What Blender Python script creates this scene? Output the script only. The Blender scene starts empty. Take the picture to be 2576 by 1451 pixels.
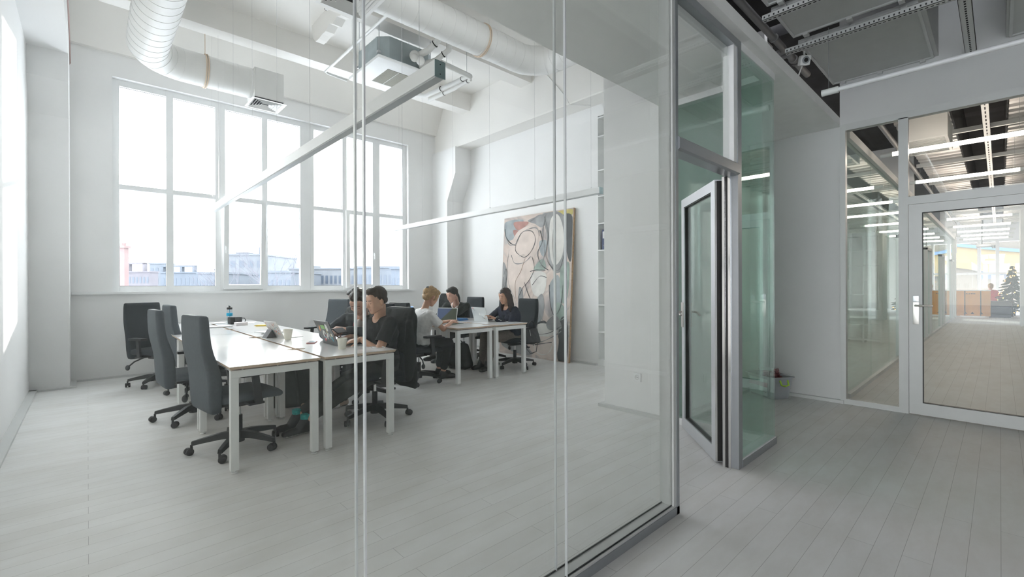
import bpy, bmesh, math, random
from mathutils import Vector, Matrix, noise
random.seed(7)
SC = bpy.context.scene
COL = SC.collection
PI = math.pi
# ------------------------------------------------------------------ camera
A_ = math.radians(47.0)
FWD = Vector((math.cos(A_), math.sin(A_), 0)); RGT = Vector((math.sin(A_), -math.cos(A_), 0)); UP = Vector((0, 0, 1))
HC = 1.3
rl = math.radians(0.2)
cr = RGT*math.cos(rl) - UP*math.sin(rl)
cu = RGT*math.sin(rl) + UP*math.cos(rl)
M = Matrix.Identity(4)
for i in range(3):
    M[i][0] = cr[i]; M[i][1] = cu[i]; M[i][2] = -FWD[i]
M.translation = Vector((0, 0, HC))
cd = bpy.data.cameras.new('camera'); cam = bpy.data.objects.new('camera', cd); COL.objects.link(cam)
cam.matrix_world = M
cd.sensor_width = 36; cd.lens = 36*1145/2576; cd.shift_y = -8.5/2576; cd.clip_start = .05; cd.clip_end = 800
SC.camera = cam
# ------------------------------------------------------------------ world, sun, exposure
SKY = 3.2
w = bpy.data.worlds.new('sky'); SC.world = w; w.use_nodes = True
nt = w.node_tree; bg = nt.nodes['Background']
tc = nt.nodes.new('ShaderNodeTexCoord'); sx = nt.nodes.new('ShaderNodeSeparateXYZ'); rp = nt.nodes.new('ShaderNodeValToRGB')
nt.links.new(tc.outputs['Generated'], sx.inputs[0]); nt.links.new(sx.outputs['Z'], rp.inputs[0]); nt.links.new(rp.outputs[0], bg.inputs['Color'])
rp.color_ramp.elements[0].position = 0.0; rp.color_ramp.elements[0].color = (.97, .98, 1, 1)
rp.color_ramp.elements[1].position = 0.6; rp.color_ramp.elements[1].color = (.93, .96, 1, 1)
bg.inputs['Strength'].default_value = SKY
sl = bpy.data.lights.new('sun', 'SUN'); sun = bpy.data.objects.new('sun', sl); COL.objects.link(sun)
sl.energy = 2.3; sl.angle = math.radians(0.9); sl.color = (1, .95, .88)
el = math.radians(10.2)
sd = Vector((-.435*math.cos(el), -.900*math.cos(el), -math.sin(el)))
sun.rotation_euler = sd.to_track_quat('-Z', 'Y').to_euler()
SC.view_settings.view_transform = 'Standard'; SC.view_settings.look = 'None'; SC.view_settings.gamma = 1
SC.view_settings.use_curve_mapping = False
SC.view_settings.exposure = 1.64
cy = SC.cycles
cy.max_bounces = 11; cy.diffuse_bounces = 7; cy.glossy_bounces = 4; cy.transmission_bounces = 6; cy.transparent_max_bounces = 32
cy.caustics_reflective = False; cy.caustics_refractive = False; cy.sample_clamp_indirect = 6
cy.use_denoising = True
# ------------------------------------------------------------------ materials
MT = {}
def mat(name, col, rough=.5, metal=0., spec=.5, noise_amt=0., noise_scale=8., bump=0., bump_scale=60., emit=None, estr=0., stretch=None):
    if name in MT: return MT[name]
    m = bpy.data.materials.new(name); m.use_nodes = True; MT[name] = m
    n = m.node_tree; p = n.nodes['Principled BSDF']
    c = (col[0], col[1], col[2], 1)
    p.inputs['Base Color'].default_value = c; p.inputs['Roughness'].default_value = rough; p.inputs['Metallic'].default_value = metal
    p.inputs['Specular IOR Level'].default_value = spec
    tcn = None
    def tex(scale, det=4):
        nonlocal tcn
        if tcn is None:
            tcn = n.nodes.new('ShaderNodeTexCoord')
        mp = n.nodes.new('ShaderNodeMapping'); n.links.new(tcn.outputs['Object'], mp.inputs[0])
        if stretch: mp.inputs['Scale'].default_value = stretch
        t = n.nodes.new('ShaderNodeTexNoise'); t.inputs['Scale'].default_value = scale; t.inputs['Detail'].default_value = det
        n.links.new(mp.outputs[0], t.inputs['Vector']); return t
    t = tex(noise_scale)
    r = n.nodes.new('ShaderNodeValToRGB'); a = max(noise_amt, .02)
    r.color_ramp.elements[0].position = .3; r.color_ramp.elements[1].position = .7
    r.color_ramp.elements[0].color = (c[0]*(1-a), c[1]*(1-a), c[2]*(1-a), 1)
    r.color_ramp.elements[1].color = (min(1, c[0]*(1+a)), min(1, c[1]*(1+a)), min(1, c[2]*(1+a)), 1)
    n.links.new(t.outputs['Fac'], r.inputs[0]); n.links.new(r.outputs[0], p.inputs['Base Color'])
    if bump:
        t2 = tex(bump_scale, 6); b = n.nodes.new('ShaderNodeBump'); b.inputs['Strength'].default_value = bump; b.inputs['Distance'].default_value = .01
        n.links.new(t2.outputs['Fac'], b.inputs['Height']); n.links.new(b.outputs[0], p.inputs['Normal'])
    if emit:
        p.inputs['Emission Color'].default_value = (emit[0], emit[1], emit[2], 1); p.inputs['Emission Strength'].default_value = estr
    return m
def glass(name, tint, f0=.04, rough=0.0):
    if name in MT: return MT[name]
    m = bpy.data.materials.new(name); m.use_nodes = True; MT[name] = m
    n = m.node_tree; n.nodes.remove(n.nodes['Principled BSDF']); out = n.nodes['Material Output']
    lw = n.nodes.new('ShaderNodeLayerWeight'); lw.inputs['Blend'].default_value = .5
    pw = n.nodes.new('ShaderNodeMath'); pw.operation = 'POWER'; pw.inputs[1].default_value = 5
    n.links.new(lw.outputs['Facing'], pw.inputs[0])
    ma = n.nodes.new('ShaderNodeMath'); ma.operation = 'MULTIPLY_ADD'; ma.inputs[1].default_value = 1-f0; ma.inputs[2].default_value = f0
    n.links.new(pw.outputs[0], ma.inputs[0])
    tr = n.nodes.new('ShaderNodeBsdfTransparent'); tr.inputs[0].default_value = (tint[0], tint[1], tint[2], 1)
    gl = n.nodes.new('ShaderNodeBsdfGlossy'); gl.inputs['Roughness'].default_value = rough; gl.inputs[0].default_value = (.95, 1, .98, 1)
    mx = n.nodes.new('ShaderNodeMixShader')
    n.links.new(ma.outputs[0], mx.inputs[0]); n.links.new(tr.outputs[0], mx.inputs[1]); n.links.new(gl.outputs[0], mx.inputs[2])
    n.links.new(mx.outputs[0], out.inputs[0])
    return m
WHITE = mat('white_plaster', (.83, .83, .825), .7, noise_amt=.012, noise_scale=2, bump=.08, bump_scale=25)
CEILW = mat('ceiling_paint', (.84, .825, .795), .75, noise_amt=.02, noise_scale=1.5, bump=.25, bump_scale=14)
UPVC = mat('white_window_plastic', (.83, .84, .84), .3)
STEELW = mat('white_powder_coat', (.82, .83, .82), .35)
ALU = mat('satin_aluminium', (.62, .64, .66), .32, .75, noise_amt=.02)
ALUG = mat('grey_anodised_frame', (.36, .38, .40), .35, .6)
ALUL = mat('light_grey_frame', (.60, .61, .60), .4, .1)
CHROME = mat('chrome', (.8, .8, .8), .12, 1)
DARK = mat('black_plastic', (.018, .019, .021), .45)
RUBBER = mat('rubber', (.03, .03, .032), .6)
SEAL = mat('black_gasket', (.015, .015, .015), .5)
BASEB = mat('grey_skirting_paint', (.60, .61, .60), .45)
VOID = mat('dark_ceiling_void', (.035, .035, .038), .9, noise_amt=.3, noise_scale=3)
BOARD = mat('grey_acoustic_board', (.54, .55, .54), .8, noise_amt=.02)
GREYW = mat('corridor_wall_paint', (.66, .665, .66), .75, noise_amt=.015, noise_scale=2, bump=.05, bump_scale=25)
GLA = glass('clear_partition_glass', (.990, .996, .991), .018)
GLG = glass('green_tinted_glass', (.895, .958, .935), .045)
GLW = glass('window_glass', (.98, .985, .99), .03)
def floor_mat():
    m = bpy.data.materials.new('painted_floorboards'); m.use_nodes = True
    n = m.node_tree; p = n.nodes['Principled BSDF']
    tcn = n.nodes.new('ShaderNodeTexCoord')
    br = n.nodes.new('ShaderNodeTexBrick'); br.inputs['Scale'].default_value = 1
    br.inputs['Brick Width'].default_value = 1.75; br.inputs['Row Height'].default_value = .108
    br.inputs['Mortar Size'].default_value = .0011; br.inputs['Mortar Smooth'].default_value = .3
    br.offset = .37; br.offset_frequency = 2
    br.inputs['Color1'].default_value = (.735, .735, .725, 1); br.inputs['Color2'].default_value = (.765, .765, .755, 1); br.inputs['Mortar'].default_value = (.42, .42, .41, 1)
    n.links.new(tcn.outputs['Object'], br.inputs['Vector'])
    # worn, smeary scuffs
    mp = n.nodes.new('ShaderNodeMapping'); mp.inputs['Scale'].default_value = (1.2, 3.2, 1); n.links.new(tcn.outputs['Object'], mp.inputs[0])
    ns = n.nodes.new('ShaderNodeTexNoise'); ns.inputs['Scale'].default_value = 1.6; ns.inputs['Detail'].default_value = 9; ns.inputs['Roughness'].default_value = .65
    n.links.new(mp.outputs[0], ns.inputs['Vector'])
    r = n.nodes.new('ShaderNodeValToRGB'); r.color_ramp.elements[0].position = .34; r.color_ramp.elements[0].color = (.90, .89, .87, 1)
    r.color_ramp.elements[1].position = .6; r.color_ramp.elements[1].color = (1, 1, 1, 1)
    n.links.new(ns.outputs['Fac'], r.inputs[0])
    mx = n.nodes.new('ShaderNodeMixRGB'); mx.blend_type = 'MULTIPLY'; mx.inputs[0].default_value = 1
    n.links.new(br.outputs['Color'], mx.inputs[1]); n.links.new(r.outputs[0], mx.inputs[2])
    # only some seams have opened up
    n.links.new(mx.outputs[0], p.inputs['Base Color'])
    r2 = n.nodes.new('ShaderNodeMapRange'); r2.inputs['To Min'].default_value = .45; r2.inputs['To Max'].default_value = .65
    n.links.new(ns.outputs['Fac'], r2.inputs[0]); n.links.new(r2.outputs[0], p.inputs['Roughness'])
    p.inputs['Specular IOR Level'].default_value = .38
    b = n.nodes.new('ShaderNodeBump'); b.inputs['Strength'].default_value = .25; b.inputs['Distance'].default_value = .004
    n.links.new(ns.outputs['Fac'], b.inputs['Height']); n.links.new(b.outputs[0], p.inputs['Normal'])
    return m
FLOOR = floor_mat()
# ------------------------------------------------------------------ mesh helpers
class MB:
    def __init__(s): s.b = bmesh.new(); s.mi = 0
    def _f(s, vs):
        try:
            f = s.b.faces.new(vs); f.material_index = s.mi; return f
        except ValueError: return None
    def box(s, x0, y0, z0, x1, y1, z1, mx=None, bev=0.):
        P = [Vector(p) for p in ((x0,y0,z0),(x1,y0,z0),(x1,y1,z0),(x0,y1,z0),(x0,y0,z1),(x1,y0,z1),(x1,y1,z1),(x0,y1,z1))]
        if mx is not None: P = [mx @ p for p in P]
        v = [s.b.verts.new(p) for p in P]
        fs = [s._f([v[i] for i in q]) for q in ((0,3,2,1),(4,5,6,7),(0,1,5,4),(1,2,6,5),(2,3,7,6),(3,0,4,7))]
        if bev > 0:
            es = set(e for f in fs for e in f.edges)
            r = bmesh.ops.bevel(s.b, geom=list(es), offset=bev, segments=2, affect='EDGES', profile=.7)
            for f in r['faces']: f.material_index = s.mi
        return s
    def prism(s, pts, axis, a, b, mx=None):
        """pts 2D polygon extruded along axis from a to b. axis 'x': pts=(y,z); 'y': pts=(x,z); 'z': pts=(x,y)"""
        def P(p, t):
            q = {'x': (t, p[0], p[1]), 'y': (p[0], t, p[1]), 'z': (p[0], p[1], t)}[axis]
            q = Vector(q); return mx @ q if mx is not None else q
        v0 = [s.b.verts.new(P(p, a)) for p in pts]; v1 = [s.b.verts.new(P(p, b)) for p in pts]
        n = len(pts)
        s._f(v0[::-1]); s._f(v1)
        for i in range(n): s._f([v0[i], v0[(i+1) % n], v1[(i+1) % n], v1[i]])
        return s
    def loft(s, rings, cap=True, closed=True):
        R = [[s.b.verts.new(Vector(p)) for p in r] for r in rings]
        n = len(R[0])
        for a, b in zip(R[:-1], R[1:]):
            for i in range(n if closed else n-1): s._f([a[i], a[(i+1) % n], b[(i+1) % n], b[i]])
        if cap: s._f(R[0][::-1]); s._f(R[-1])
        return s
    def tube(s, pts, r, seg=10, cap=True):
        pts = [Vector(p) for p in pts]
        rr = r if isinstance(r, (list, tuple)) else [r]*len(pts)
        rings = []; prev = None
        for i, p in enumerate(pts):
            t = (pts[min(i+1, len(pts)-1)] - pts[max(i-1, 0)]).normalized()
            if prev is None:
                a = t.cross(Vector((0, 0, 1)));
                if a.length < .1: a = t.cross(Vector((1, 0, 0)))
                a.normalize()
            else:
                a = prev - t*prev.dot(t); a.normalize()
            prev = a; b = t.cross(a)
            rings.append([p + (a*math.cos(2*PI*k/seg) + b*math.sin(2*PI*k/seg))*rr[i] for k in range(seg)])
        return s.loft(rings, cap)
    def lathe(s, prof, c=(0, 0, 0), seg=24, mx=None, cap=True):
        c = Vector(c); rings = []
        for r, z in prof:
            ring = [Vector((r*math.cos(2*PI*k/seg), r*math.sin(2*PI*k/seg), z)) + c for k in range(seg)]
            if mx is not None: ring = [mx @ p for p in ring]
            rings.append(ring)
        return s.loft(rings, cap)
    def ball(s, c, r, seg=12, rot=None):
        if not isinstance(r, (list, tuple)): r = (r, r, r)
        m = Matrix.Translation(Vector(c)) @ (rot.to_4x4() if rot is not None else Matrix.Identity(4)) @ Matrix.Diagonal((r[0], r[1], r[2], 1))
        g = bmesh.ops.create_uvsphere(s.b, u_segments=seg, v_segments=max(6, seg*2//3), radius=1, matrix=m)
        for v in g['verts']:
            for f in v.link_faces: f.material_index = s.mi
        return s
    def build(s, name, mats, parent=None, smooth=False, kind=None, fix=True, ang=40):
        if fix: bmesh.ops.recalc_face_normals(s.b, faces=s.b.faces[:])
        me = bpy.data.meshes.new(name); s.b.to_mesh(me); s.b.free()
        if not isinstance(mats, (list, tuple)): mats = [mats]
        for m in mats: me.materials.append(m)
        if smooth:
            for p in me.polygons: p.use_smooth = True
            try: me.set_sharp_from_angle(angle=math.radians(ang))
            except Exception: pass
        o = bpy.data.objects.new(name, me); COL.objects.link(o)
        if parent is not None: o.parent = parent
        if kind: o['kind'] = kind
        return o
def thing(name, label, cat, loc=(0, 0, 0), rz=0, group=None):
    o = bpy.data.objects.new(name, None); COL.objects.link(o); o.location = loc; o.rotation_euler = (0, 0, rz); o.empty_display_size = .1
    o['label'] = label; o['category'] = cat
    if group: o['group'] = group
    return o
def tag(o, label, cat, group=None, kind=None):
    o['label'] = label; o['category'] = cat
    if group: o['group'] = group
    if kind: o['kind'] = kind
    return o
def struct(name, mb, m, **k): return mb.build(name, m, kind='structure', **k)
def copy_tree(o, parent=None):
    c = o.copy(); COL.objects.link(c)
    if parent is not None: c.parent = parent
    for ch in list(o.children): copy_tree(ch, c)
    return c
def dup(o, loc, rz, label, group=None):
    c = copy_tree(o); c.location = loc; c.rotation_euler = (0, 0, rz); c['label'] = label
    if group: c['group'] = group
    return c
def frame_prism(mb, x0, z0, x1, z1, w, d0, d1, axis='y'):
    """rectangular frame in the xz plane (axis y) or yz plane (axis x)"""
    wl, wr, wb, wt = w if isinstance(w, (tuple, list)) else (w, w, w, w)
    def bx(a0, b0, a1, b1):
        if axis == 'y': mb.box(a0, d0, b0, a1, d1, b1)
        else: mb.box(d0, a0, b0, d1, a1, b1)
    bx(x0, z0, x0+wl, z1); bx(x1-wr, z0, x1, z1); bx(x0+wl, z0, x1-wr, z0+wb); bx(x0+wl, z1-wt, x1-wr, z1)
# ------------------------------------------------------------------ shell: floor, walls, ceilings
YB = 8.62; XL = -.53; XR = 6.035; XE = 31.0; ZT = 5.15
struct('floor', MB().box(-9, -3.2, -.15, XE+.2, YB+.4, 0), FLOOR)
# room window wall with one long opening
WX0, WX1, WZ0, WZ1 = .265, 5.02, 1.215, 4.30
b = MB()
b.box(XL-.3, YB, 0, WX0, YB+.38, ZT); b.box(WX1, YB, 0, XR, YB+.38, ZT); b.box(WX0, YB, 0, WX1, YB+.38, WZ0); b.box(WX0, YB, WZ1, WX1, YB+.38, ZT)
struct('wall_back', b, WHITE)
struct('wall_left', MB().box(XL-.3, 1.25, 0, XL, YB, ZT).box(-9, 1.25, 0, XL-.3, 1.4, 4.5), WHITE)
b = MB().box(XR, 4.44, 0, XR+.3, YB+.38, ZT).box(XR, 1.95, 0, XR+.3, 2.92, ZT).box(XR, 2.92, 4.02, XR+.3, 4.44, ZT)
struct('wall_right', b, WHITE)
# closet block between meeting room and lobby
b = MB(); b.box(4.06, 2.12, 0, XR, 2.90, ZT)
struct('wall_closet', b, WHITE)
struct('wall_lobby', MB().box(XR-.0, 1.19, 0, XR+.3, 1.95, 3.02), GREYW)
# slab + ribs
struct('ceiling', MB().box(XL-.3, 1.2, ZT, XR+.3, YB+.38, ZT+.2), CEILW)
for i, (a, c, z) in enumerate(((8.12, 8.62, 4.66), (7.33, 7.58, 4.83), (5.58, 5.85, 4.83), (3.85, 4.12, 4.83), (2.3, 2.5, 4.83))):
    b = MB()
    if i == 0: b.prism([(8.28, ZT), (8.62, ZT), (8.62, 4.62), (8.55, 4.62)], 'x', XL, 5.69)
    else: b.prism([(a-.03, ZT), (a, z), (c, z), (c+.03, ZT)], 'x', XL, 5.69)
    struct('trim_%d' % (i+1), b, CEILW)
# long beam over the painting wall and its mirror on the left
struct('trim_6', MB().box(5.685, 2.9, 4.205, XR, YB, ZT), CEILW)
struct('trim_7', MB().box(XL, 1.3, 4.205, -.17, YB, ZT), WHITE)
# flared capitals and pilasters
def capital(x0, x1, xf, y0, y1, y2):
    b = MB()
    b.prism([(y1, 0), (y2, 0), (y2, 4.205), (y0, 4.205), (y0, 3.85), (y1, 3.3)], 'x', x0, x1)
    return b
b = MB(); b.prism([(-.17, 0), (XL, 0), (XL, 4.205), (-.17, 4.205)], 'y', 8.14, YB)
b.prism([(8.14, 3.45), (7.92, 3.85), (7.92, 4.205), (8.14, 4.205)], 'x', XL, -.17)
struct('trim_8', b, WHITE)
b = MB(); b.prism([(5.62, 0), (XR, 0), (XR, 4.205), (5.62, 4.205)], 'y', 8.05, YB)
b.prism([(8.05, 3.1), (7.75, 3.65), (7.75, 4.205), (8.05, 4.205)], 'x', 5.62, XR)
struct('trim_9', b, WHITE)
# dropped soffit behind the glass front
b = MB(); b.box(-.53, 1.19, 3.02, XR, 2.24, 3.115)
struct('trim_10', b, mat('soffit_paint', (.85, .855, .84), .7))
# window ledge board
struct('trim_11', MB().box(XL+.37, YB-.07, 1.19, 5.12, YB+.03, 1.225, bev=.004), UPVC)
# skirtings
def skirt(name, *boxes):
    b = MB()
    for q in boxes: b.box(*q)
    struct(name, b, BASEB)
skirt('baseboard_back', (-.17, YB-.06, 0, 5.62, YB, .025))
skirt('baseboard_left', (XL, 1.3, 0, XL+.07, 8.14, .025), (XL, 8.08, 0, -.11, 8.14, .025), (-.17, 8.14, 0, -.11, YB-.06, .025))
skirt('baseboard_right', (XR-.05, 4.44, 0, XR, 8.05, .03))
skirt('baseboard_closet', (4.01, 2.12, 0, 4.06, 2.95, .03), (4.06, 2.90, 0, XR-.35, 2.95, .03))
skirt('baseboard_lobby', (XR-.05, 1.16, 0, XR, 2.12, .035), (4.1, 2.07, 0, XR-.05, 2.12, .035))
# ------------------------------------------------------------------ windows of the back wall
YW = 8.75
k = YW/8.9
def wz(z): return 1.3+(z-1.3)*k
cols = [(.348, .901), (.992, 1.552), (1.695, 2.252), (2.342, 2.895), (3.141, 3.693), (3.781, 4.33), (4.482, 5.013)]
rows = [(1.304, 2.741), (2.812, 4.262)]
groups_w = [(0, 1), (2, 3), (4, 5), (6,)]
bounds = [WX0, 1.595, 3.02, 4.40, WX1]   # frame bounds between groups (after scaling)
for gi, g in enumerate(groups_w):
    x0 = bounds[gi]; x1 = bounds[gi+1]
    root = bpy.data.objects.new('window_%d' % (gi+1), None); COL.objects.link(root); root['kind'] = 'structure'; root.location = (x0, YW, WZ0)
    L = lambda o: o
    b = MB()
    xs = [x0] + sum([[cols[i][0]*k, cols[i][1]*k] for i in g], []) + [x1]
    xs = [x-x0 for x in xs]
    H = WZ1-WZ0
    for i in range(0, len(xs), 2): b.box(xs[i], -.035, 0, xs[i+1], .035, H, bev=.004)
    zz = [0, wz(rows[0][0])-WZ0, wz(rows[0][1])-WZ0, wz(rows[1][0])-WZ0, wz(rows[1][1])-WZ0, H]
    for i in range(1, len(xs)-1, 2):
        for j in (0, 2, 4): b.box(xs[i], -.033, zz[j], xs[i+1], .033, zz[j+1])
    b.build('window_frame', UPVC, root)
    for i in range(1, len(xs)-1, 2):
        for j in (1, 3):
            op = (gi == 1 and i == 1 and j == 1) or (gi == 2 and i == 3 and j == 1)
            if op:   # opening sash with its thicker frame and a handle; the first is tilted inwards
                s = MB(); wdt = xs[i+1]-xs[i]; hh = zz[j+1]-zz[j]
                frame_prism(s, -.035, -.05, wdt+.035, hh+.05, .07, -.03, .03)
                so = s.build('sash', UPVC, root); so.location = (xs[i], -.06, zz[j])
                so.rotation_euler = (math.radians(2.5) if gi == 1 else 0, 0, 0)
                p = MB().box(.03, -.006, .01, wdt-.03, .006, hh-.01).build('pane', GLW, so)
                h = MB(); hx = -.012 if gi == 1 else wdt+.0
                h.box(hx-.012, -.05, hh*.42, hx+.012, -.03, hh*.42+.07, bev=.004); h.tube([(hx, -.05, hh*.42+.05), (hx, -.065, hh*.42+.05), (hx, -.066, hh*.42-.06)], .008)
                h.build('handle', UPVC, so, smooth=True)
            else:
                MB().box(xs[i], -.006, zz[j], xs[i+1], .006, zz[j+1]).build('pane', GLW, root)
                s = MB(); frame_prism(s, xs[i], zz[j], xs[i+1], zz[j+1], .004, .0062, .012)
                s.build('gasket', SEAL, root)
# ------------------------------------------------------------------ glass front of the room (plane Y=1.25) and corner
ZH = 3.02
b = MB()
fr = (1.25, 1.335)
b.box(-.53, fr[0], 0, 2.455, fr[1], .055); b.box(-.53, fr[0], 2.965, 2.40, fr[1], ZH); b.box(2.40, fr[0], .055, 2.455, fr[1], ZH)
b.mi = 1; b.box(-.53, fr[0]-.004, .0, 2.459, fr[0], .045); b.box(2.43, fr[0]-.004, 0, 2.459, fr[0], ZH)
b.mi = 2; b.box(-.53, 1.262, .055, 2.40, 1.266, .060); b.box(-.53, 1.322, .055, 2.40, 1.326, .060)
partition = bpy.data.objects.new('glass_partition', None); COL.objects.link(partition); tag(partition, 'double glazed white framed glass front of the meeting room, left of the open door', 'glass partition')
b.build('frame', [ALUL, ALUG, SEAL], partition)
GW = [(-1.21, -.313), (-.307, .587), (.593, 1.487), (1.493, 2.40)]
for (a, c) in GW[1:]:
    for y in (1.264, 1.324):
        g = MB().box(max(a, -.52), y-.005, .055, c, y+.005, 2.965).build('glass_pane', GLA, partition)
for x in (-.31, .59, 1.49):
    for y in (1.264, 1.324):
        MB().box(x-.0028, y-.0055, .055, x+.0028, y+.0055, 2.965).build('joint_strip', mat('clear_joint_tape', (.80, .82, .84), .2, .2), partition)
# door bay: jambs, transom, overlight
b = MB(); 
b.box(3.335, 1.25, 0, 3.40, 1.335, ZH); b.box(2.455, 1.25, 2.965, 3.335, 1.335, ZH)
b.prism([(1.235, 2.075), (1.25, 2.065), (1.33, 2.065), (1.33, 2.145), (1.245, 2.145), (1.235, 2.135)], 'x', 2.455, 3.335)
jf = MB()
dooro = bpy.data.objects.new('door_1', None); COL.objects.link(dooro); dooro['kind'] = 'structure'; dooro.location = (3.335, 1.25, 0)
def loc(mb, name, m, par, **kw):
    o = mb.build(name, m, par, **kw); o.location = -par.matrix_basis.translation if par.rotation_euler[2] == 0 else o.location
    o.data.transform(Matrix.Translation(-Vector(par.location))); o.location = (0, 0, 0); return o
loc(b, 'door_frame', ALUG, dooro)
b = MB(); b.box(2.457, 1.256, 2.145, 2.475, 1.33, 2.965); b.box(3.28, 1.256, 2.145, 3.335, 1.33, 2.965); b.box(2.475, 1.30, 2.90, 3.28, 1.33, 2.965); loc(b, 'overlight_liner', UPVC, dooro)
loc(MB().box(2.475, 1.288, 2.145, 3.28, 1.298, 2.965), 'overlight_pane', GLA, dooro)
# jamb profile strips (rebated, black seal between bright ribs)
b = MB(); b.box(3.31, 1.335, 0, 3.335, 1.352, 2.065); b.box(3.322, 1.30, 0, 3.336, 1.335, 2.065)
b.mi = 1; b.box(3.318, 1.318, 0, 3.323, 1.333, 2.065); loc(b, 'jamb_profile', [CHROME, SEAL], dooro)
# leaf: hinged on the far jamb, swung into the room
hinge = Vector((3.345, 1.385, 0)); free = Vector((3.961, 1.95, 0)); dv = (free-hinge).normalized(); ang = math.atan2(dv.y, dv.x)
leaf = bpy.data.objects.new('door_2', None); COL.objects.link(leaf); leaf['kind'] = 'structure'; leaf.location = hinge; leaf.rotation_euler = (0, 0, ang)
b = MB(); frame_prism(b, .01, .012, .83, 2.06, (.075, .075, .10, .075), -.03, .03); b.build('leaf_frame', ALU, leaf)
b = MB(); frame_prism(b, .085, .112, .755, 1.985, .006, -.020, .020); b.build('gasket', SEAL, leaf)
MB().box(.088, -.006, .115, .752, .006, 1.982).build('leaf_pane', GLA, leaf)
b = MB(); b.box(-.0, -.03, .02, .010, -.018, 2.05); b.box(0, .018, .02, .010, .03, 2.05); b.mi = 1; b.box(.004, -.018, .02, .010, .018, 2.05); b.build('edge_profile', [CHROME, SEAL], leaf)
for z in (.24, 1.50, 1.77):
    b = MB(); b.lathe([(.012, 0), (.012, .09)], (-.018, -.022, z), 14); b.box(-.018, -.034, z+.01, .035, -.029, z+.08, bev=.002); b.lathe([(.012, .001), (.012, .085)], (-.018, -.022, z-.088), 14)
    b.box(-.04, -.036, z-.08, -.018, -.030, z-.01, bev=.002)
    for q in (.025, .045, .065): b.ball((.02, -.036, z+q), .004, 8)
    b.build('hinge', CHROME, leaf, smooth=True)
b = MB()
for s in (-1, 1):
    b.box(.765, s*.030, .92, .81, s*.042, 1.14, bev=.003)
    b.tube([(.787, s*.04, 1.055), (.787, s*.075, 1.055), (.74, s*.082, 1.05), (.68, s*.08, 1.03)], .009)
    b.mi = 0
b.build('handle', mat('satin_steel', (.62, .60, .57), .3, .9), leaf, smooth=True)
# side light Y=1.25, X 3.40..4.10 and the return wall X=4.08 with green glass
side = bpy.data.objects.new('corner_glazing', None); COL.objects.link(side); tag(side, 'green tinted frameless glass corner to the right of the open door', 'glass partition')
b = MB(); b.box(3.40, 1.25, 0, 4.11, 1.335, .06); b.box(3.40, 1.25, 2.965, 4.11, 1.335, ZH); b.box(4.02, 1.335, 0, 4.11, 2.12, .06); b.box(4.02, 1.335, 2.965, 4.11, 2.12, ZH)
b.build('frame', [UPVC], side)
MB().box(3.40, 1.246, .0, 4.114, 1.25, .05).build('base_cover', ALUG, side)
for y, x1 in ((1.262, 4.104), (1.324, 4.036)):
    MB().box(3.40, y-.005, .06, x1, y+.005, 2.965).build('glass_pane', GLG, side)
for x, y0 in ((4.099, 1.268), (4.036, 1.33)):
    MB().box(x-.005, y0, .06, x+.005, 2.12, 2.965).build('glass_pane', GLG, side)
# ------------------------------------------------------------------ corridor screen at X=6.035 with the second glass door
sc = bpy.data.objects.new('window_5', None); COL.objects.link(sc); sc['kind'] = 'structure'; sc.location = (XR, 1.2, 0)
def at(mb, name, m, par, **kw):
    o = mb.build(name, m, par, **kw); o.data.transform(Matrix.Translation(-Vector(par.location))); return o
b = MB()
y_l, y_m0, y_m1, y_r = 1.19, .70, .635, -3.2
b.box(XR-.03, 1.14, 0, XR+.05, 1.19, 3.03); b.box(XR-.03, .625, 0, XR+.05, .70, 2.97); b.box(XR-.03, -3.2, 2.96, XR+.05, 1.14, 3.03)
b.box(XR-.03, .70, 0, XR+.05, 1.14, .055); b.box(XR-.03, -3.2, 2.09, XR+.05, .625, 2.17); b.box(XR-.03, -.42, 0, XR+.05, -.34, 2.09)
b.box(XR-.03, -3.2, 0, XR+.05, -.42, .055)
at(b, 'frame', ALUL, sc)
at(MB().box(XR, .70, .055, XR+.01, 1.14, 2.96), 'sidelight_pane', GLA, sc)
at(MB().box(XR, -3.2, 2.17, XR+.01, .625, 2.96), 'overlight_pane', GLA, sc)
at(MB().box(XR, -3.2, .055, XR+.01, -.42, 2.09), 'fixed_pane', GLA, sc)
struct('wall_over_screen', MB().box(XR-.02, -3.2, 3.03, XR+.12, 1.19, 4.4), GREYW)
d3 = bpy.data.objects.new('door_3', None); COL.objects.link(d3); d3['kind'] = 'structure'; d3.location = (XR-.02, .62, 0)
b = MB(); frame_prism(b, -.335, .012, .62, 2.085, (.10, .10, .115, .085), XR-.05, XR+.01, axis='x'); at(b, 'leaf_frame', ALUL, d3)
b = MB(); frame_prism(b, -.235, .127, .52, 2.0, .006, XR-.045, XR-.005, axis='x'); at(b, 'gasket', SEAL, d3)
at(MB().box(XR-.028, -.235, .127, XR-.020, .52, 2.0), 'leaf_pane', GLA, d3)
b = MB(); b.box(XR-.062, .545, .90, XR-.05, .59, 1.12, bev=.004); b.mi = 1; b.box(XR-.064, .545, 1.12, XR-.05, .59, 1.18, bev=.004)
b.mi = 0; b.tube([(XR-.06, .568, 1.085), (XR-.10, .568, 1.085), (XR-.105, .54, 1.085), (XR-.105, .44, 1.085)], .0095)
at(b, 'handle', [MT['satin_steel'], ALU], d3, smooth=True)
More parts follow.
